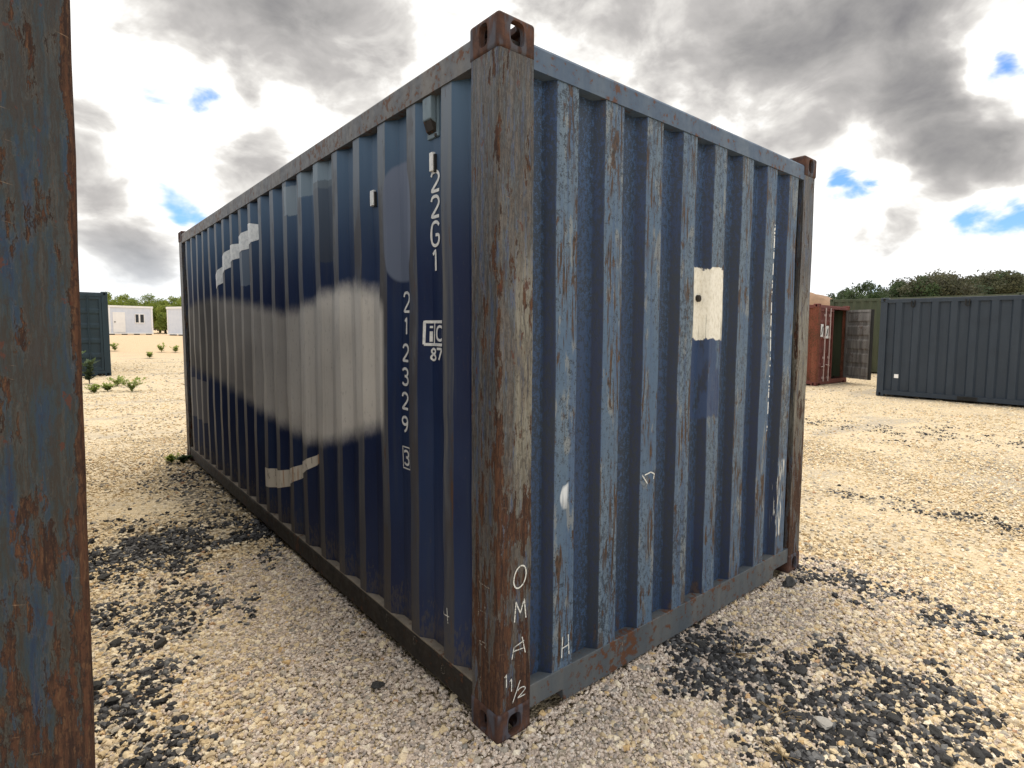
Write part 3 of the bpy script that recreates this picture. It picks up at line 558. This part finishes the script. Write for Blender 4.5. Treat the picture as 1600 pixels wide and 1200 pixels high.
# ventilator box near the top, two small white tags
y0, y1 = 0.456, 0.545
vb = MB().box((0.052, y0, 2.30), (0.040, y1, 2.485)); vent = vb.build('ventilator', M['vent'], hero, HO, bevel=.003)
MB().prism([(0.039, 2.462), (0.012, 2.452), (0.012, 2.365), (0.039, 2.352)], 'y', y0+.012, y1-.012).build('ventilator_hood', M['vent'], vent, bevel=.004)
MB().prism([(0.0395, 2.352), (0.0145, 2.362), (0.028, 2.325), (0.0395, 2.318)], 'y', y0+.016, y1-.016).build('ventilator_louvre', M['black'], vent)
MB().tube([(0.0405, 0.475, 2.306), (0.036, 0.475, 2.306)], 0.007, 10).build('rivet', M['black'], vent)
for p0, p1 in (((674, 240), (679.5, 267)), ((581, 299), (586.5, 321))):
    a = on_x(*p0, .045); b = on_x(*p1, .045); X = prof_depth(SIDE_PF, (a.y+b.y)/2)
    pl = MB().box((X-.016, b.y, b.z), (X+.004, a.y, a.z)).build('marker_tag', M['white'], hero, HO, bevel=.002)
    MB().box((X-.012, b.y-.012, b.z-.006), (X+.004, b.y-.001, a.z-.01)).build('tag_shadow_strip', M['dark'], pl)  # dark strip drawn for the shadow beside the tag
# bolt hole in the cream patch
q = on_y(1097, 466, .03); MB().tube([(q.x, .062, q.z), (q.x, .045, q.z), (q.x, .041, q.z)], [.018, .018, .010], 8).build('bolt', M['black'], hero, HO)

# ------------------------------------------------------------------ other containers
def mset(base, cast=None, **k): return dict(dict(cast=cast or base, post=base, side=base, end=base, brail_side=base, brail_end=base, trail_side=base, trail_end=base, ledge=base), **k)
gx0 = 15.38; gz0 = -0.125
grey, GO = container('dark anthracite grey container with fork pockets, long side facing the yard', (gx0, 3.86-HL, gz0), mset(M['grey'], roof=M['ledge']), side_p=dict(first=.42, pitch=.40, flat=.13, slope=.045, inner_d=.065, outer_d=.012), seed=2)  # pale roof colour imitates light showing between its ridges
for yy in (3.10, 1.955):
    ly = yy-(3.86-HL); o_ = MB().tube([(-.002, ly+.035, 2.50), (-.012, ly+.035, 2.36), (-.014, ly, 2.33), (-.012, ly-.035, 2.36), (-.002, ly-.035, 2.50)], .014, 8).build('lashing_loop', M['dark'], grey, GO)
ly = 3.398-(3.86-HL); MB().box((0.006, ly-.05, .50), (0.0115, ly+.05, .60)).build('white_sticker', M['cabin_trim'], grey, GO)
for a, b in ((1.64, 2.05), (-.42, -.01)):
    la, lb = a-(3.86-HL), b-(3.86-HL); o_ = MB().box((0.004, la, .052), (0.0095, lb, .15)).build('fork_pocket', M['dark'], grey, GO)  # dark plate stands for the shade inside the pocket opening
    MB().box((0.002, la-.012, .045), (0.008, la-.001, .155)).build('pocket_rim', M['grey'], o_); MB().box((0.002, lb+.001, .045), (0.008, lb+.012, .155)).build('pocket_rim', M['grey'], o_)
khaki, KO = container('khaki green corrugated container standing behind the open red one', (22.45, 8.05-HL, 0.0), mset(M['khaki']), H=2.896, side_p=dict(pitch=.2805), seed=4)

def leaf_panel(root, name, x0, x1, y, z0, z1, mat, off, flip=1, horiz=True):
    """door leaf with horizontal pressed ribs, frame bars proud"""
    vs_, fs = [], []; prof = [(z0, .03)]; n = 5; h = (z1-z0)/n
    for k in range(n):
        b = z0+k*h; prof += [(b+.10*h, .03), (b+.22*h, .0), (b+.78*h, .0), (b+.90*h, .03)]
    prof.append((z1, .03))
    for z, d in prof: vs_ += [(x0+.05, y+flip*(.03-d), z), (x1-.05, y+flip*(.03-d), z)]
    for k in range(len(prof)-1): fs.append((2*k, 2*k+1, 2*k+3, 2*k+2))
    leaf = mesh(name, vs_, fs, mat, root, off)
    f = MB().box((x0, y-.02, z0), (x0+.06, y+.055, z1)).box((x1-.06, y-.02, z0), (x1, y+.055, z1)).box((x0+.06, y-.018, z0), (x1-.06, y+.053, z0+.08)).box((x0+.06, y-.018, z1-.08), (x1-.06, y+.053, z1))
    f.build('door_frame', mat, leaf); return leaf
red, RO = container('rusty orange-red container with one door standing open', (16.9, 6.1, -0.14), mset(M['red'], side=M['orange'], end=M['orange'], post=M['orange']), front='doors', seed=6)
leaf = leaf_panel(red, 'door', 0.165, 1.21, 0.045, 0.17, HH-0.15, M['red'], RO)
for x in (0.52, 0.88):
    rod = MB().tube([(x, -.005, .12), (x, -.005, HH-.12)], .019, 8); [rod.box((x-.04, -.012, z), (x+.04, .03, z+.07)) for z in (.2, .85, 1.5, 2.2)]; rod.build('lock_rod', M['galv'], leaf)
MB().tube([(0.52, -.03, .62), (0.3, -.03, .60)], .014, 6).tube([(0.88, -.03, .62), (0.62, -.03, .66)], .014, 6).build('lock_handle', M['galv'], leaf)
MB().box((0.22, .006, 1.55), (0.40, .012, 1.95)).box((0.60, .006, 1.5), (0.80, .012, 1.9)).build('white_print', M['white'], leaf)
MB().prism([(0.25, 1.62), (0.30, 1.62), (0.38, 1.88), (0.33, 1.88)], 'y', .0025, .0055).prism([(0.63, 1.58), (0.70, 1.58), (0.77, 1.82), (0.72, 1.82)], 'y', .0025, .0055).build('black_print', M['dark'], leaf)
# dark lining inside, open right-hand leaf
MB().box((1.215, .40, .16), (HW-.08, 5.9, .19)).box((HW-.075, .15, .17), (HW-.07, 5.9, HH-.15)).box((0.09, 5.88, .17), (HW-.09, 5.89, HH-.15)).build('interior_lining', M['khaki'], red, RO)
pv = empty('open_door', (RO[0]+HW-.16, RO[1]+.02, 0)); pv.parent = red; pv.rotation_euler = (0, 0, math.radians(62))
ol = leaf_panel(pv, 'door_leaf', -1.10, 0.0, 0.0, 0.17, HH-0.15, M['door_in'], (0, 0, 0), flip=1)
MB().box((-1.13, -.03, .17), (-1.101, .07, HH-.15)).build('door_edge', M['dark'], ol)
teal, TO = container('dark teal container with ribbed doors in the weedy part of the yard', (0.33-HW, 20.65, 0.0), mset(M['teal']), front='doors', seed=5)
for x0, x1 in ((.165, 1.21), (1.225, HW-.165)):
    lf = leaf_panel(teal, 'door', x0, x1, 0.045, 0.17, HH-0.15, M['teal'], TO)
    for x in (x0+.33, x1-.33): MB().tube([(x, -.005, .12), (x, -.005, HH-.12)], .017, 6).build('lock_rod', M['teal'], lf)

# ------------------------------------------------------------------ site cabins
def cabin(label, p0, p1, depth, h, group='white prefabricated site cabins', full=True):
    """p0, p1: ground ends of the front; the cabin extends away from the camera"""
    d = Vector((p1[0]-p0[0], p1[1]-p0[1], 0)); Ln = d.length; rz = math.atan2(d.y, d.x)
    z = float(ground_h(p0[0], p0[1])); r = empty('site_cabin', (p0[0], p0[1], z), rz); tag(r, label, 'cabin', group)
    MB().box((.06, .03, .16), (Ln-.06, depth, h-.12)).build('wall', M['cabin'], r)
    for x in (0, Ln-.12): MB().box((x, 0, .12), (x+.12, .12, h-.1)).build('corner_column', M['cabin_trim'], r)
    MB().box((-.03, -.04, h-.16), (Ln+.03, depth+.04, h)).build('roof', M['cabin_trim'], r); MB().box((-.01, -.02, .08), (Ln+.01, depth, .18)).build('base_beam', M['cabin_trim'], r)
    for k in range(4): x = .1+k*(Ln-.5)/3; MB().box((x, .1, -.1), (x+.3, .5, .08)).build('support_block', M['dark'], r)
    if full:
        dr = MB().box((Ln*.09, -.02, .2), (Ln*.09+Ln*.27, .04, h*.78)).build('door', M['cabin_trim'], r); MB().box((Ln*.12, -.06, h*.42), (Ln*.14, -.02, h*.46)).build('handle', M['dark'], dr)
    else:
        pass
    w0 = Ln*.58; w1 = Ln*.8; wd = MB().box((w0, -.02, h*.40), (w1, .04, h*.74)).build('window', M['cabin_trim'], r)
    for a, b in ((w0+.05, (w0+w1)/2-.08), ((w0+w1)/2+.04, w1-.05)): MB().box((a, -.03, h*.43), (b, -.018, h*.71)).build('pane', M['glass'], wd)
    return r
a = at_depth(171, 523, 46); b = at_depth(240, 522, 48.5); cabin('white site cabin with a door beside a double window', a, b, 2.4, (2.1+.3))
a = at_depth(262, 524, 46); b = at_depth(310, 522, 44); c2 = cabin('white site cabin mostly hidden by the blue container, pale blue front with a window', a, b, 2.2, 2.3, full=False)

# ------------------------------------------------------------------ vegetation
def leaf_mat(name, c1, c2, c3):
    m, g = newmat(name); o = g.n('ShaderNodeNewGeometry'); rnd = o.outputs['Random Per Island']; n = g.noise(o.outputs['Position'], 0.9, 3)
    col = g.mix(g.mr(n, 0.35, 0.65), g.mix(rnd, c1, c2), c3)
    b = g.n('ShaderNodeBsdfPrincipled', {'Base Color': col, 'Roughness': 0.6, 'Specular IOR Level': 0.25}); t = g.n('ShaderNodeBsdfTranslucent', {0: col})
    mx = g.n('ShaderNodeMixShader', {0: 0.42, 1: b.outputs[0], 2: t.outputs[0]}); g.n('ShaderNodeOutputMaterial', {0: mx.outputs[0]}); return m
M['leaf_bright'] = leaf_mat('yellow_green_leaves', (0.20, 0.25, 0.045), (0.30, 0.33, 0.075), (0.15, 0.20, 0.04))
M['leaf_dark'] = leaf_mat('dark_green_leaves', (0.04, 0.075, 0.03), (0.08, 0.12, 0.05), (0.05, 0.07, 0.035))
M['leaf_brown'] = leaf_mat('olive_brown_leaves', (0.075, 0.085, 0.045), (0.12, 0.12, 0.065), (0.07, 0.07, 0.045))
M['bark'] = plain('grey_brown_bark', (0.12, 0.09, 0.065), (0.06, 0.045, 0.035), 0.9, 9, 0.5)
M['weed'] = leaf_mat('weed_leaves', (0.26, 0.32, 0.08), (0.36, 0.40, 0.15), (0.2, 0.26, 0.06)); M['dry'] = leaf_mat('dry_grass', (0.32, 0.22, 0.10), (0.24, 0.14, 0.06), (0.38, 0.29, 0.16))
def tree_meshes(seed, h, cw, c0, flat, lsize, nclump, per):
    R_ = random.Random(seed); clumps = []
    for k in range(nclump):
        while True:
            x, y, z = R_.uniform(-1, 1), R_.uniform(-1, 1), R_.uniform(-1, 1)
            if 0.15 < x*x+y*y+z*z < 1: break
        clumps.append(Vector((x*cw, y*cw, c0+(h-c0)*(.5+.5*z*flat+R_.uniform(-.08, .08)))))
    lv, lf = [], []
    for c in clumps:
        rr = R_.uniform(.22, .42)*cw*.8
        for k in range(per):
            d = Vector((R_.gauss(0, 1), R_.gauss(0, 1), R_.gauss(0, .75))); d = d.normalized()*rr*R_.random()**.4; p = c+d
            a = Vector((R_.gauss(0, 1), R_.gauss(0, 1), R_.gauss(0, 1))).normalized(); b = a.orthogonal().normalized(); s = lsize*R_.uniform(.5, 1.3); i = len(lv)
            lv += [tuple(p-a*s), tuple(p+b*s*.45), tuple(p+a*s), tuple(p-b*s*.45)]; lf.append((i, i+1, i+2, i+3))
    tb = MB(); top = Vector((R_.uniform(-.2, .2), R_.uniform(-.2, .2), c0+(h-c0)*.5)); r0 = .035*h
    tb.tube([(0, 0, -.3), tuple(top*.4), tuple(top)], [r0, r0*.75, r0*.35], 7)
    for c in clumps[::2]: st = top*R_.uniform(.55, .95); tb.tube([tuple(st), tuple((st+c)/2+Vector((0, 0, .1))), tuple(c)], [r0*.3, r0*.2, r0*.08], 5)
    ml = bpy.data.meshes.new('crown'); ml.from_pydata(lv, [], lf); mt = bpy.data.meshes.new('trunk'); mt.from_pydata(tb.v, [], tb.f); return ml, mt
def plant_tree(ms, mats, p, s, rz, name, label, group):
    s *= 1.1 if name == 'evergreen_tree' else 1; r = empty(name, p, rz); r.scale = (s, s, s*random.uniform(.92, 1.08)); tag(r, label, 'tree', group)
    for n_, me, m_ in (('crown', ms[0], mats[0]), ('trunk', ms[1], mats[1])):
        o_ = bpy.data.objects.new(n_, me); COL.objects.link(o_); o_.parent = r
        if not me.materials: me.materials.append(m_)
bright = [tree_meshes(20+k, 4.6, 2.3, .3, 1, .125, 34, 210) for k in range(3)]
dark_ = [tree_meshes(40+k, 7.0, 3.4, 1.4, .9, .15, 36, 240) for k in range(3)]; brown_ = [tree_meshes(60+k, 7.4, 3.7, 2.0, .85, .145, 38, 240) for k in range(2)]
for k in range(26):
    px = 60+k*10.5+random.uniform(-5, 5); p = at_depth(px, 510, random.uniform(56, 66)); z = float(ground_h(p.x, p.y))
    plant_tree(bright[k % 3], (M['leaf_bright'], M['bark']), (p.x, p.y, z), random.uniform(.72, .84), random.uniform(0, 6), 'leafy_tree', 'bright yellow-green leafy tree in the belt behind the white cabins', 'green belt behind the white cabins')
for px, dep, s, kind in ((1262, 74, .62, 0), (1285, 70, .66, 0), (1305, 68, .78, 0), (1325, 66, .86, 0), (1345, 64, .92, 0), (1368, 67, .86, 0), (1390, 66, .80, 0), (1410, 64, .86, 0), (1428, 66, .95, 1), (1450, 64, 1.02, 1), (1474, 66, 1.08, 1), (1500, 62, 1.0, 1), (1525, 66, 1.08, 1), (1550, 64, 1.05, 0), (1575, 66, 1.1, 1), (1600, 62, 1.0, 0), (1335, 60, .80, 0), (1356, 60, .84, 0), (1402, 61, .82, 0), (1440, 60, .92, 0), (1463, 60, .97, 1), (1487, 60, .98, 0), (1512, 60, .98, 1), (1538, 60, 1.0, 0), (1562, 60, 1.0, 1), (1588, 60, 1.0, 1), (1630, 64, 1.05, 1), (1665, 62, 1.05, 1)):
    p = at_depth(px, 520, dep); ms = (dark_ if kind == 0 else brown_); ms = ms[random.randrange(len(ms))]
    plant_tree(ms, (M['leaf_dark'] if kind == 0 else M['leaf_brown'], M['bark']), (p.x, p.y, float(ground_h(p.x, p.y))), s, random.uniform(0, 6), 'evergreen_tree',
               'dark green evergreen tree in the wood behind the khaki and grey containers' if kind == 0 else 'olive brown broad tree in the wood behind the grey container', 'trees beyond the right-hand containers')
# bare earth bank beyond the red container
p = at_depth(1258, 470, 50); vs_, fs = [], []
for i in range(25):
    for j in range(25):
        u, v = i/24*2-1, j/24*2-1; hgt = max(0, 1-(abs(u)**5+abs(v)**2.5))*5.2+mnoise.noise((u*4, v*4, 1))*.35*(1-max(abs(u), abs(v))); vs_.append((u*2.6, v*5, hgt-.2))
for i in range(24):
    for j in range(24): q = i*25+j; fs.append((q, q+25, q+26, q+1))
M['earth'] = plain('reddish_bare_earth', (0.27, 0.17, 0.11), (0.2, 0.13, 0.085), 0.95, 1.2, 0.6)
bk = mesh('earth_bank', vs_, fs, M['earth'], None, (p.x, p.y, 0), True); tag(bk, 'reddish bare earth bank beyond the open red container', kind='structure')

def weed(name, label, p, h, n, mat, spread, leafw, cat='weed', group=None, bare=False):
    R_ = random.Random(int(p[0]*1000+p[1]*77)); r = empty(name, (p[0], p[1], float(ground_h(p[0], p[1]))-.01)); tag(r, label, cat, group); st = MB(); lv, lf = [], []
    for k in range(n):
        an = R_.uniform(0, 6.28); hh = h*R_.uniform(.5, 1); s = spread*R_.uniform(.3, 1); d = Vector((math.cos(an), math.sin(an), 0)); pts = [d*(s*t*t)+Vector((0, 0, hh*t*(1.1-.2*t))) for t in (0, .35, .7, 1)]
        st.tube([tuple(q) for q in pts], [.006*max(h, .3), .005*max(h, .3), .004*max(h, .3), .0015], 4)
        for q in range(0 if bare else 9):
            t = R_.uniform(.15, 1); c = d*(s*t*t)+Vector((0, 0, hh*t*(1.1-.2*t))); a = Vector((R_.gauss(0, 1), R_.gauss(0, 1), R_.uniform(0, 1))).normalized(); b = a.cross(Vector((0, 0, 1))).normalized(); L_ = leafw*R_.uniform(.7, 1.5); i = len(lv)
            lv += [tuple(c), tuple(c+a*L_*.5+b*L_*.28), tuple(c+a*L_), tuple(c+a*L_*.5-b*L_*.28)]; lf.append((i, i+1, i+2, i+3))
    st.build('stems', mat, r)
    if lv: mesh('leaves', lv, lf, mat, r)
for px, py, h, lab in ((147, 614, .22, 'low bright green weed clump beside the rusty corner post'), (168, 611, .20, 'low bright green weed clump next to the teal container'), (183, 603, .26, 'small bright green weed between two low weed clumps'), (206, 612, .42, 'bushy pale green weed standing alone on the gravel')):
    q = on_z(px, py); weed('weed', lab, (q.x, q.y), h, 30, M['weed'], h*.95, .07, group='weeds in the gravel near the teal container')
q = on_z(140, 600); weed('tall_weed', 'tall thin grey-green weed in front of the teal container', (q.x, q.y), .95, 9, M['leaf_dark'], .32, .16)
for px, py, h, lab in ((234, 561, .30, 'small dark green shrub on the far gravel before the white cabin'), (274, 556, .45, 'rounded green shrub beside the far end of the blue container'), (253, 556, .5, 'spindly upright weed next to the rounded green shrub'), (180, 556, .5, 'low weed tuft beside the teal container wall')):
    q = on_z(px, py, .1); weed('weed', lab, (q.x, q.y), h*.9, 9, M['weed'] if 'dry' not in lab else M['dry'], h*.6, .15, group='weeds on the far gravel')
for px, py, h, lab, m_ in ((268, 722, .10, 'dark green weeds at the far foot of the blue container', 'leaf_bright'), (287, 724, .12, 'dark weed tuft against the far corner of the blue container', 'leaf_dark')):
    q = on_z(px, py); weed('weed', lab, (q.x, q.y), h, 18, M[m_], h*.8, .05)
for k, (px, py) in enumerate(((1148, 1022), (1222, 1182), (1215, 1120), (232, 832))):
    q = on_z(px, py); weed('dry_grass_tuft', 'flattened brown dry grass tuft among the black stones', (q.x, q.y), .05, 16, M['dry'], .10, .02, cat='dry grass', group='dry grass tufts among black stones', bare=True)

# ------------------------------------------------------------------ gravel
def stone_mat(name, stops, rough=0.9):
    m, g = newmat(name); t = g.attr('tone', 'INSTANCER'); p = g.n('ShaderNodeNewGeometry').outputs['Position']; n = g.noise(p, 90, 4, 0.65)
    col = g.ramp(t, stops); col = g.mix(g.m('MULTIPLY', g.mr(n, 0.4, 0.75), 0.45), col, g.mix(1.0, col, (0.5, 0.46, 0.42), 'MULTIPLY'))
    g.out(col, rough, bump=n, bstr=0.5, bdist=0.004, spec=0.25); return m
M['stone'] = stone_mat('limestone_pebbles', [(0.0, (0.24, 0.225, 0.205)), (0.10, (0.40, 0.36, 0.30)), (0.25, (0.52, 0.405, 0.25)), (0.5, (0.66, 0.53, 0.335)), (0.72, (0.73, 0.62, 0.44)), (0.90, (0.79, 0.71, 0.57)), (0.97, (0.62, 0.44, 0.22)), (1.0, (0.42, 0.26, 0.16))])
M['stone_pink'] = stone_mat('pinkish_fine_chippings', [(0.0, (0.30, 0.27, 0.25)), (0.3, (0.50, 0.41, 0.335)), (0.7, (0.64, 0.54, 0.45)), (1.0, (0.74, 0.67, 0.59))])
M['stone_black'] = stone_mat('black_asphalt_stones', [(0.0, (0.014, 0.014, 0.015)), (0.55, (0.035, 0.035, 0.038)), (0.8, (0.085, 0.085, 0.09)), (1.0, (0.17, 0.17, 0.17))], 0.6)
def rock_group(name, mat):
    ng = bpy.data.node_groups.new(name, 'GeometryNodeTree'); ng.interface.new_socket('Geometry', in_out='INPUT', socket_type='NodeSocketGeometry'); ng.interface.new_socket('Geometry', in_out='OUTPUT', socket_type='NodeSocketGeometry')
    N, Lk = ng.nodes, ng.links; gi, go = N.new('NodeGroupInput'), N.new('NodeGroupOutput'); join = N.new('GeometryNodeJoinGeometry')
    for k in range(6):
        ico = N.new('GeometryNodeMeshIcoSphere'); ico.inputs['Subdivisions'].default_value = 2; ico.inputs['Radius'].default_value = 1
        pos = N.new('GeometryNodeInputPosition'); ad = N.new('ShaderNodeVectorMath'); ad.inputs[1].default_value = (k*7.3, k*3.1, k*1.7); Lk.new(pos.outputs[0], ad.inputs[0])
        ns = N.new('ShaderNodeTexNoise'); ns.inputs['Scale'].default_value = 0.85; ns.inputs['Detail'].default_value = 2; Lk.new(ad.outputs[0], ns.inputs['Vector'])
        sb = N.new('ShaderNodeVectorMath'); sb.operation = 'SUBTRACT'; sb.inputs[1].default_value = (.5, .5, .5); Lk.new(ns.outputs['Color'], sb.inputs[0])
        sc = N.new('ShaderNodeVectorMath'); sc.operation = 'SCALE'; sc.inputs['Scale'].default_value = 2.1; Lk.new(sb.outputs[0], sc.inputs[0])
        sp = N.new('GeometryNodeSetPosition'); Lk.new(ico.outputs[0], sp.inputs[0]); Lk.new(sc.outputs[0], sp.inputs['Offset'])
        sm = N.new('GeometryNodeSetMaterial'); sm.inputs['Material'].default_value = mat; Lk.new(sp.outputs[0], sm.inputs[0])
        g2 = N.new('GeometryNodeGeometryToInstance'); Lk.new(sm.outputs[0], g2.inputs[0]); Lk.new(g2.outputs[0], join.inputs[0])
    def na(nm, ty):
        q = N.new('GeometryNodeInputNamedAttribute'); q.data_type = ty; q.inputs[0].default_value = nm; return q.outputs[0]
    ip = N.new('GeometryNodeInstanceOnPoints'); ip.inputs['Pick Instance'].default_value = True
    Lk.new(gi.outputs[0], ip.inputs['Points']); Lk.new(join.outputs[0], ip.inputs['Instance']); Lk.new(na('var', 'INT'), ip.inputs['Instance Index'])
    Lk.new(na('sc', 'FLOAT_VECTOR'), ip.inputs['Scale'])
    e2r = N.new('FunctionNodeEulerToRotation'); Lk.new(na('rot', 'FLOAT_VECTOR'), e2r.inputs[0]); Lk.new(e2r.outputs[0], ip.inputs['Rotation'])
    Lk.new(ip.outputs[0], go.inputs[0]); return ng
def ok_mask(x, y):
    m = ~((x > 0.035) & (x < HW-.035) & (y > 0.035) & (y < HL-.035)); m &= ~((x < -1.112-.03) & (x > -1.112-HW) & (y > 0.03) & (y < HL))
    dx_, dy_ = x-CAM.x, y-CAM.y; an = np.arctan2(dx_, dy_); return m & (an > -0.35) & (an < 1.75)
def scatter(name, label, mat, dens, r0, r1, s0, s1, weight=None, tone=None, lift=0.25, flat=(.55, .85)):
    n = int(dens*math.pi*(r1*r1-r0*r0)*0.40); rr = np.sqrt(rng.uniform(r0*r0, r1*r1, n)); an = rng.uniform(-.35, 1.75, n); x = CAM.x+rr*np.sin(an); y = CAM.y+rr*np.cos(an); k = ok_mask(x, y); x, y, rr = x[k], y[k], rr[k]
    if weight is not None: k = rng.random(len(x)) < weight(x, y); x, y, rr = x[k], y[k], rr[k]
    n = len(x); s = s0+(s1-s0)*rng.random(n)**2.2; z = ground_h(x, y)+s*lift*rng.uniform(.2, 1.2, n)
    me = bpy.data.meshes.new(name); me.from_pydata(np.stack([x, y, z], 1).tolist(), [], [])
    sc = np.stack([s*rng.uniform(.8, 1.25, n), s*rng.uniform(.7, 1.1, n), s*rng.uniform(*flat, n)], 1).astype(np.float32); rt = np.stack([rng.normal(0, .25, n), rng.normal(0, .25, n), rng.uniform(0, 6.28, n)], 1).astype(np.float32)
    for nm, ty, arr in (('sc', 'FLOAT_VECTOR', sc), ('rot', 'FLOAT_VECTOR', rt)): me.attributes.new(nm, ty, 'POINT').data.foreach_set('vector', arr.ravel())
    me.attributes.new('tone', 'FLOAT', 'POINT').data.foreach_set('value', (rng.random(n) if tone is None else tone(n)).astype(np.float32)); me.attributes.new('var', 'INT', 'POINT').data.foreach_set('value', rng.integers(0, 6, n).astype(np.int32))
    ob = link(name, me, mat); md = ob.modifiers.new('stones', 'NODES'); md.node_group = rock_group(name+'_stones', mat); tag(ob, label, 'gravel', kind='stuff'); print(name, n); return ob
def fine_w(x, y):   # finer pinkish chippings close to the near corner of the blue container
    ddx = np.maximum(np.maximum(-x, x-HW), 0); ddy = np.maximum(np.maximum(-y, y-HL), 0); d = np.hypot(ddx, ddy); return np.clip(1.25-d/0.75, 0, 1)*np.clip(1.4-np.hypot(x, y)/3.0, 0, 1)
def coarse_w(x, y): return np.clip(1-0.85*fine_w(x, y), .1, 1)*np.clip(1-.55*darkness(x, y), .2, 1)
nz_ = lambda x, y, f: np.array([mnoise.noise((float(a)*f, float(b)*f, 4.4)) for a, b in zip(x, y)])
def black_w(x, y): d = darkness(x, y); return np.clip(d*1.0+nz_(x, y, 6)*.65*(d > .05)-.08, 0, .92)
scatter('fine_chippings', 'fine pinkish stone chippings around the foot of the blue container', M['stone_pink'], 8500, .9, 4.2, .004, .010, lambda x, y: np.clip(fine_w(x, y)+.3, 0, 1), lift=.1)
scatter('gravel', 'beige and white limestone pebbles covering the near yard', M['stone'], 4000, .9, 4.5, .005, .0165, coarse_w, lift=.1)
scatter('gravel', 'beige limestone pebbles covering the middle of the yard', M['stone'], 800, 4.5, 9.5, .007, .018, coarse_w, lift=.0)
scatter('gravel', 'scattered pale stones on the open far yard', M['stone'], 130, 9.5, 17, .009, .024, coarse_w, lift=-.1)
scatter('gravel', 'sparse pale stones on the weedy gravel beyond the containers', M['stone'], 24, 17, 30, .014, .035, coarse_w, lift=-.1)
scatter('black_gravel', 'black asphalt stones strewn in patches over the pale gravel', M['stone_black'], 5600, .9, 5.0, .006, .019, black_w, lift=.3)
scatter('black_gravel', 'thin dark streaks of black grit across the open yard', M['stone_black'], 700, 5.0, 12, .008, .02, black_w, lift=.2)
# the largest black lumps, one by one
lumps = []
for k in range(5):
    bm = bmesh.new(); bmesh.ops.create_icosphere(bm, subdivisions=2, radius=1)
    for v in bm.verts: v.co += Vector([mnoise.noise(v.co*1.1+Vector((k*5.1+q*11, 2, 3)))*.55 for q in range(3)])
    bmesh.ops.scale(bm, vec=(1, .85, .65), verts=bm.verts); me = bpy.data.meshes.new('black_lump'); bm.to_mesh(me); bm.free(); lumps.append(me)
M['lump'] = plain('black_asphalt_lump', (0.022, 0.022, 0.023), (0.075, 0.074, 0.072), 0.7, 40, 0.9); M['bigstone'] = plain('pale_grey_stone', (0.42, 0.40, 0.37), (0.30, 0.28, 0.25), 0.85, 30, 0.6)
def lump(px, py, r, label, group, mat, name, cat='stone'):
    q = on_z(px, py); z = float(ground_h(q.x, q.y)); me = lumps[random.randrange(5)]
    key = me.name+mat; mm_ = bpy.data.meshes.get(key)
    if not mm_: mm_ = me.copy(); mm_.name = key; mm_.materials.append(M[mat])
    o_ = bpy.data.objects.new(name, mm_); COL.objects.link(o_); o_.location = (q.x, q.y, z+r*.42); o_.scale = (r, r*random.uniform(.8, 1.1), r*random.uniform(.8, 1.1)); o_.rotation_euler = (random.uniform(-.3, .3), random.uniform(-.3, .3), random.uniform(0, 6)); tag(o_, label, cat, group)
for k in range(24):
    cx, cy, sx_, sy_ = random.choice(((1180, 1060, 70, 30), (1290, 1120, 60, 35), (1400, 1150, 60, 25), (1130, 1030, 50, 20), (1420, 1090, 40, 25)))
    lump(random.gauss(cx, sx_), min(1195, random.gauss(cy, sy_)), random.uniform(.016, .029), 'large black asphalt lump in the dark patch before the corrugated container end', 'black lumps before the container end', 'lump', 'asphalt_lump')
for px, py in ((330, 842), (205, 830), (180, 1010), (175, 1100), (590, 1075), (240, 860), (162, 905), (300, 895), (250, 1010), (220, 1195), (150, 1075)):
    lump(px, py, random.uniform(.02, .032), 'large black asphalt lump in the gap beside the long lettered side', 'black lumps beside the long side', 'lump', 'asphalt_lump')
lump(1232, 916, .045, 'black asphalt lump lying under the far right corner of the container end', None, 'lump', 'asphalt_lump')
lump(1285, 1135, .034, 'pale grey stone, the largest among the black lumps', None, 'bigstone', 'stone')
